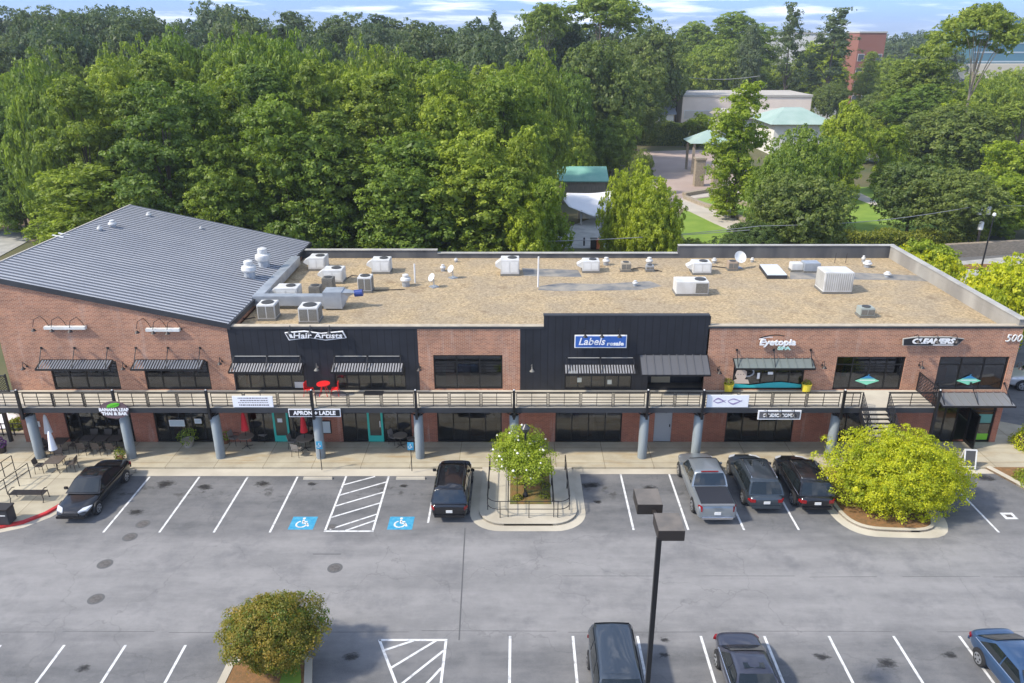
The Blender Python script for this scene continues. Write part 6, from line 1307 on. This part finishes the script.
# hedge behind
def hedge(label, x0, x1, y, d_, h_, fm, seed, ls=.25, n=None):
    t = empty('hedge', ((x0 + x1) / 2, y, 0), 0, label, 'hedge'); rg = np.random.default_rng(seed); n = n or int((x1 - x0) * 420); w2 = (x1 - x0) / 2
    P_ = np.stack([rg.uniform(-w2, w2, n), rg.uniform(-d_ / 2, d_ / 2, n), rg.uniform(0, h_, n)], 1); k = n // 2; P_[:k, 1] = -d_ / 2 + rg.normal(size=k) * .12; P_[k:, 2] = h_ + rg.normal(size=n - k) * .15 + .25 * np.sin(P_[k:, 0] * 1.3 + seed)
    leaves_mesh('foliage', P_, rg.normal(size=(n, 3)) + np.array((0, -.4, .8)), np.full(n, ls) * rg.uniform(.7, 1.3, n), rg.uniform(0, 1, n), fm, rg).parent = t
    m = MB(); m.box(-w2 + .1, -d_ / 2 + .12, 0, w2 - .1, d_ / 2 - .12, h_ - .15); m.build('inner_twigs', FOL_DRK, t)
a, b = G(815, 248), G(965, 248); hedge('long clipped green hedge on the far side of the service lane', a.x, b.x + 2, 87, 2.2, 1.6, FOL_SHR, 3)
a, b = G(636, 150), G(690, 150); hedge('dark green hedge wall at the back of the plaza', a.x - 2, b.x + 1, 176, 3, 4.5, FOL_DRK, 4, .5)
# ------------------------------------------------------------------ background ground features and buildings
def gpatch(name, pxs, m_, z=.01, zt=0):
    pts = [G(x, y, 0) for x, y in pxs]; mb = MB(); mb.prism([(p.x, p.y) for p in pts], -.25, z); return struct(name, mb, m_)
gpatch('lawn', [(690, 200), (720, 194), (770, 192), (960, 182), (960, 240), (690, 246), (675, 225)], GRASS, .02)
gpatch('plaza', [(615, 215), (640, 178), (634, 152), (700, 150), (716, 152), (765, 192), (720, 196), (690, 200), (676, 215), (640, 222)], PLAZA, .05)
gpatch('path', [(676, 200), (690, 197), (705, 208), (730, 215), (748, 228), (738, 234), (715, 224), (690, 212), (672, 205)], PATH, .06)
gpatch('path', [(690, 195), (770, 186), (772, 190), (692, 199)], PATH, .09)
gpatch('path', [(832, 190), (845, 186), (874, 200), (880, 208), (872, 205)], PATH, .05)
gpatch('service_lane', [(895, 268), (1060, 252), (1060, 268), (990, 275), (990, 340), (930, 340), (895, 280)], CONC2, .04)
gpatch('service_lane', [(540, 248), (562, 230), (600, 215), (625, 215), (640, 249)], CONC2, .05)
gpatch('car_park', [(850, 140), (870, 134), (960, 134), (960, 160), (850, 162)], CONC2, .05)
gpatch('road', [(868, 95), (872, 80), (893, 60), (906, 52), (912, 56), (900, 78), (895, 100), (885, 118)], CONC2, .3)
gpatch('field', [(836, 76), (880, 74), (880, 84), (836, 86)], GRASS, .4)
gpatch('dirt_yard', [(-60, 246), (60, 240), (60, 205), (-60, 195)], mat('dirt_tan', (.32, .23, .14), .95, c2=(.20, .16, .11), scale=.3), .03)
gpatch('drive', [(-60, 262), (-10, 262), (40, 235), (20, 229), (-60, 240)], CONC2, .05)
# brick mulch island + lamp post at right
p = G(986, 268); m = MB(); m.prism([(p.x + 2.6 * math.cos(k * PI / 8), p.y + 1.0 * math.sin(k * PI / 8)) for k in range(16)], 0, .18); struct('planted_island', m, MULCH)
t = empty('street_lamp', (p.x - .5, p.y, .15), 0, 'dark lamp post with white twin lamps on the brick-red island at right', 'street lamp'); m = MB(); m.tube([(0, 0, 0), (0.1, 0, 5.3)], [.09, .06], 8); m.build('post', BLK, t); m = MB(); m.lathe([(.05, 5.3), (.18, 5.42), (.16, 5.62), (.03, 5.7)], 10, (.1, 0, 0)); m.build('lamp_head', WHT, t)
# utility pole with transformers and wires
p = Vector((48.2, 84.5, 0)); zt = V(985, 208, 84.5); px_ = zt.x; t = empty('utility_pole', (px_, 84.5, 0), 0, 'utility pole with three grey transformers among the trees at right', 'utility pole'); m = MB(); m.tube([(0, 0, 0), (0, 0, zt.z + .6)], [.16, .11], 8); m.build('pole', BARK, t)
for k, (dx, dz) in enumerate(((-.7, -.2), (.25, -.2), (-.2, -1.9))): m = MB(); m.lathe([(.24, dz - .45), (.27, dz - .4), (.27, dz + .4), (.15, dz + .48)], 12, (dx, -.3, zt.z)); m.build('transformer', WHT, t)
m = MB(); m.bar((-1.1, 0, zt.z + .4), (1.1, 0, zt.z + .4), .1); m.build('crossarm', BARK, t)
WIRE = mat('overhead_wire', (.28, .28, .28), .6)
def wire(a, b, sag, l, r=.03):
    a, b = Vector(a), Vector(b); m = MB(); m.tube([tuple(a + (b - a) * k / 16 - Vector((0, 0, sag * math.sin(PI * k / 16)))) for k in range(17)], r, 5); tag(m.build('overhead_wire', WIRE), l, 'wire')
wire((px_, 84.5, zt.z + .4), V(1080, 202, 90), .3, 'overhead wire running right from the utility pole'); wire((px_, 84.5, zt.z + .4), V(760, 226, 72), .6, 'overhead wire running left from the utility pole behind the roof')
wire(V(760, 226, 72), V(520, 242, 64), .3, 'overhead wire crossing before the maple pair'); wire(V(750, 230, 72), V(440, 243, 64), .3, 'lower overhead wire behind the rear parapet')
p = V(679, 72, 210); t = empty('utility_pole', (p.x, 210, 0), 0, 'distant utility pole left of the pinkish warehouse', 'utility pole'); m = MB(); m.tube([(0, 0, 0), (0, 0, p.z)], .2, 6); m.bar((-1.6, 0, p.z - 1.2), (1.6, 0, p.z - 1.2), .2); m.build('pole', BARK, t)
m = MB(); m.lathe([(.3, -.6), (.4, -.5), (.4, .5), (.2, .6)], 8, (-1, 0, p.z - 2.2)); m.build('transformer', WHT, t)
wire(V(590, 74, 195), (p.x, 210, p.z - 1), .8, 'distant wire left of the far utility pole', .06); wire((p.x, 210, p.z - 1), V(760, 76, 205), .8, 'distant wire right of the far utility pole', .06)
p = V(605, 240, 82); m = MB(); m.tube([(0, 0, 0), (0, 0, 3.6)], .07, 6); o = m.build('pole', COPE); o.location = G(601, 249); tag(o, 'thin grey pole beside the orange bin behind the rear parapet', 'pole')
# boxy buildings helper
def house(name, label, pxl, pxr, ytop, Y, depth, wm, rm, gable=0, cat='building', wins=None, zb=None, roofz=None, hip=False, over=.6):
    a, b = V(pxl, ytop, Y), V(pxr, ytop, Y); z0 = (terrain(a.x, Y) if zb is None else zb) - .5; t = empty(name, ((a.x + b.x) / 2, Y, z0), 0, label, cat); w2 = (b.x - a.x) / 2; h_ = a.z - z0
    m = MB(); m.box(-w2, 0, 0, w2, depth, h_); wl = m.build('wall', wm, t)
    m = MB(); o_ = over
    if gable:
        if hip: m.hexa([(-w2 - o_, -o_, h_ + .01), (w2 + o_, -o_, h_ + .01), (w2 + o_, depth + o_, h_ + .01), (-w2 - o_, depth + o_, h_ + .01)], [(-w2 * .35, depth * .45, h_ + gable), (w2 * .35, depth * .45, h_ + gable), (w2 * .35, depth * .55, h_ + gable), (-w2 * .35, depth * .55, h_ + gable)])
        else: m.add([(-w2 - o_, -o_, h_ - .1), (w2 + o_, -o_, h_ - .1), (w2 + o_, depth + o_, h_ - .1), (-w2 - o_, depth + o_, h_ - .1), (-w2 - o_, depth / 2, h_ + gable), (w2 + o_, depth / 2, h_ + gable), (-w2 - o_, -o_, h_ + .05), (w2 + o_, -o_, h_ + .05)], [(6, 7, 5, 4), (3, 4, 5, 2), (0, 1, 7, 6), (0, 6, 4, 3), (1, 2, 5, 7), (0, 3, 2, 1)])
    else: m.box(-w2 - .2, -.2, h_ + .01, w2 + .2, depth + .2, h_ + .5)
    m.build('roof', rm, t)
    if wins:
        nx, nz, ww, wh, z00, dz, gm = wins
        for i in range(nx):
            for j in range(nz):
                x = -w2 + (i + .5) * 2 * w2 / nx; z = z00 + j * dz; m = MB(); m.box(x - ww / 2, -.06, z, x + ww / 2, -.005, z + wh); f = m.build('window', WHT, t); m = MB(); m.box(x - ww / 2 + .12, -.1, z + .12, x + ww / 2 - .12, -.062, z + wh - .12); m.build('pane', gm, f)
    return t, w2, h_
BGG = mat('far_window_glass', (.07, .08, .09), .3)
house('warehouse', 'long pinkish warehouse with pale panels beyond the plaza', 683, 812, 97, 205, 18, FARP, PALER, wins=(4, 1, 7, 2.2, 3.2, 5, mat('panel_cream', (.55, .50, .44), .8)))
house('small_house', 'small white gabled house between dark trees', 659, 674, 114, 205, 8, FARW, mat('slate_grey_roof', (.28, .30, .34), .8), 2.2, wins=(1, 1, 1.2, 1.8, 1.2, 3, BGG))
house('pavilion', 'low white pavilion with pale green hip roof, right of the ragged tree', 775, 830, 124, 160, 14, FARW, GRNP, 2.6, hip=True, over=1.2)
house('pavilion', 'white-walled hall with pale grey-green roof behind the pavilion', 728, 792, 118, 186, 14, FARW, PALER, 1.6, over=1)
house('pavilion', 'far flat pale roof behind the white-walled hall', 770, 838, 100, 235, 16, FARW, PALER)
house('shed', 'small dark shed behind the white-walled hall at left', 705, 722, 108, 212, 8, FARW, GRNP, 1)
house('wooden_shed', 'weathered plank shed with green metal roof left of the plaza', 562, 606, 181, 112, 7.5, WOOD, GRNR, 1.5, over=.4)
house('apartment_block', 'pale three-storey apartments behind sparse trees on the skyline', 766, 826, 34, 300, 14, FARW, PALER, wins=(8, 3, 1.8, 2.2, 2, 4, BGG))
house('apartment_block', 'distant pale block left of the pale apartments, mostly behind trees', 575, 600, 42, 260, 12, FARW, PALER, wins=(3, 2, 1.8, 2.2, 2, 4, BGG))
house('brick_block', 'red brick apartment block right of the sparse trees', 860, 887, 33, 290, 12, FARBL, PALER, wins=(3, 4, 2.2, 2.4, 2, 4.6, BGG))
t, w2, h_ = house('office_block', 'blue glass office building at the right skyline', 980, 1060, 20, 330, 30, FGL, FGL)
m = MB(); m.box(-w2 - 12, -6, 0, w2 + 1, -.01, 14.5); m.build('podium', mat('podium_cream', (.56, .50, .40), .8), t); m = MB()
for k in range(14): x = -w2 - 10 + k * 4.2; m.box(x, -6.1, 2, x + 3, -6.01, 9)
m.build('podium_windows', BGG, t); m = MB()
for k in range(5): m.box(-w2 - .1, -.15, 15 + k * 3.5, w2, -.012, 15.5 + k * 3.5)
m.build('floor_band', mat('pale_band', (.35, .42, .45), .5), t)
# pavilion on the plaza with stone columns
q = G(706, 172); t = empty('gazebo', q, 0, 'open gazebo with pale green hip roof on stone columns at the plaza edge', 'gazebo'); zt = V(712, 132, q.y).z; m = MB(); m.hexa([(-3.8, -3, zt - 1.6), (3.8, -3, zt - 1.6), (3.8, 3.5, zt - 1.6), (-3.8, 3.5, zt - 1.6)], [(-.3, 0, zt + .3), (.3, 0, zt + .3), (.3, .4, zt + .3), (-.3, .4, zt + .3)]); m.build('roof', GRNP, t)
for x in (-3, 3):
    for y in (-2.4, 2.8): m = MB(); m.box(x - .2, y - .2, 0, x + .2, y + .2, zt - 1.6); m.build('post', STONE, t)
m = MB(); m.box(-3, -2.4, .9, 3, -2.3, 1.0); m.build('railing', BRZ, t)
for k, (px, py, hh) in enumerate(((698, 186, 4.2), (716, 190, 3.4))): m = MB(); m.box(-.75, -.75, 0, .75, .75, hh); m.box(-.9, -.9, hh, .9, .9, hh + .35); o = m.build('stone_pillar', STONE, bevel=.04); o.location = G(px, py); tag(o, '%s stacked stone pillar before the gazebo' % ('left and taller', 'right and shorter')[k], 'stone pillar')
# terrace walls (curved)
def gwall(label, pxs, h_, th, m_):
    pts = [G(*q) for q in pxs]; mb = strip([(p.x, p.y) for p in pts], th, 0, h_); tag(mb.build('terrace_wall', m_), label, 'low wall')
gwall('lower curved stone seat wall between lawn and path', [(683, 199), (700, 206), (722, 212), (740, 221), (752, 232)], .5, .7, STONE)
gwall('upper stone seat wall at the plaza edge', [(686, 197), (710, 193), (735, 192), (770, 189)], .6, .8, STONE)
gwall('short curved seat wall on the small upper lawn', [(712, 195), (725, 200), (745, 206), (760, 210)], .5, .6, STONE)
gwall('tan block retaining wall beyond the service lane at right', [(925, 262), (950, 258), (985, 256), (1060, 252)], 1.5, .6, RWALL)
gwall('brown wooden fence before the dark car park trees', [(868, 134), (915, 134)], 1.6, .4, mat('fence_brown', (.28, .15, .08), .9))
# white tensile tent
q = G(592, 222); t = empty('tent_canopy', q, 0, 'white tensile canopy with swooping corners behind the roof', 'canopy'); m = MB(); n = 12; Wd = 7.6; zt = V(592, 200, q.y).z
def tz(u, v):
    return zt + .55 * abs(u) ** 1.4 * (1 if u > 0 else .3) + .5 * v - 1.0 * max(0, -v) * (1 - abs(u)) - .1
g_ = [[(u * Wd / 2 * (1 - .15 * abs(v)), v * 2.6 * (1 - .25 * abs(u)), tz(u, v)) for u in np.linspace(-1, 1, n + 1)] for v in np.linspace(-1, 1, n + 1)]
vs = [p for r in g_ for p in r]; m.add(vs, [(j * (n + 1) + i, j * (n + 1) + i + 1, (j + 1) * (n + 1) + i + 1, (j + 1) * (n + 1) + i) for j in range(n) for i in range(n)]); o = m.build('fabric', WF, t, smooth=True); sd = o.modifiers.new('thick', 'SOLIDIFY'); sd.thickness = .03
for x in (-1.6, 1.2): 
    for y in (-1.9, 1.9): m = MB(); m.box(x - .12, y - .12, 0, x + .12, y + .12, zt - .9 if y < 0 else zt - .3); m.build('post', COPE, t)
m = MB(); m.box(-1.5, 1.95, 0, 1.1, 2.1, 2.6); m.build('back_panel', WHT, t)
p = G(599, 249); m = MB(); m.box(-.4, -.35, 0, .4, .35, 1.0); m.box(-.44, -.39, 1.0, .44, .39, 1.1); o = m.build('orange_bin', ORG, bevel=.03); o.location = (p.x, p.y, .05); tag(o, 'orange bin behind the rear parapet near the tent', 'bin')
p = G(593.5, 249); m = MB(); m.box(-.35, -.35, 0, .35, .35, 1.1); m.box(-.4, -.4, 1.1, .4, .4, 1.2); o = m.build('dark_bin', BRZ, bevel=.03); o.location = (p.x, p.y, .05); tag(o, 'dark bin left of the orange bin near the tent', 'bin')
for k, px in enumerate((559, 571, 584)): m = MB(); m.lathe([(.1, 0), (.1, .9), (.06, .95)], 8); o = m.build('bollard', BLK); o.location = G(px, 246) + Vector((0, 0, .05)); tag(o, '%s dark bollard in the lane behind the rear parapet' % ('left', 'middle', 'right')[k], 'bollard', 'bollards in the lane')
# left outside patio: market umbrellas, hedge and posts
for k, (px, py, Y, l) in enumerate(((4, 414, 43.5, 'open white umbrella at the far left edge below the walkway'), (22, 411, 44.5, 'open white umbrella behind the leftmost pillar below the walkway'))):
    p = V(px, py, Y); t = empty('market_umbrella', (p.x, Y, 0), 0, l, 'umbrella'); m = MB(); m.lathe([(1.35, p.z - .55), (.7, p.z - .2), (.02, p.z)], 8); m.build('canopy', WF, t); m = MB(); m.tube([(0, 0, 0), (0, 0, p.z)], .03, 6); m.build('pole', BRZ, t)
for k, (x, y, s_) in enumerate(((-31.9, 44.5, 1.0), (-30.4, 45.2, .9), (-33.6, 43.8, 1.0), (-30.9, 42.6, .6))): shrub('shrub', 'yellow-green shrub by the outdoor patio left of the brick wing, %s' % ('middle', 'back', 'left', 'front')[k], (x, y, .1), s_, s_ * .8, s_ * 1.1, FOL_SHR, 900, .14, 40 + k)
for k, x in enumerate((-30.3, -31.6)): m = MB(); m.box(-.09, -.09, 0, .09, .09, 3.0); o = m.build('wooden_post', BRZ); o.location = (x, 40.9 - k * .2, HW); tag(o, '%s dark post under the walkway outside the brick wing' % ('right', 'left')[k], 'post')
m = MB()
for z in (.2, .55, .9): m.bar((-34, 41.6, z), (-29.6, 41.6, z), .05)
for x in np.arange(-34, -29.5, .7): m.bar((x, 41.6, 0), (x, 41.6, .95), .05)
tag(m.build('patio_fence', BRZ), 'dark low patio fence at the far left behind the pillar', 'fence')
p = G(2, 452, HW); t = planter(p, .3, .4, BRZ, 'dark pot of purple flowers at the left photo edge', foliage('purple_petals', (.12, .03, .18), (.35, .12, .45)), .4, 160, 9, .4)
# ------------------------------------------------------------------ air
m = MB(); m.box(-2300, -150, -12, 2300, 3900, 70)
hz = m.build('haze', mat('haze_surface', (1, 1, 1))); hz['kind'] = 'stuff'
hm = bpy.data.materials.new('haze_air'); hm.use_nodes = True; hm.node_tree.nodes.clear(); vo_ = hm.node_tree.nodes.new('ShaderNodeVolumePrincipled'); vo_.inputs['Density'].default_value = .00025; vo_.inputs['Color'].default_value = (.85, .92, 1, 1); vo_.inputs['Anisotropy'].default_value = .2
oo = hm.node_tree.nodes.new('ShaderNodeOutputMaterial'); hm.node_tree.links.new(vo_.outputs[0], oo.inputs['Volume']); hz.data.materials.clear(); hz.data.materials.append(hm)
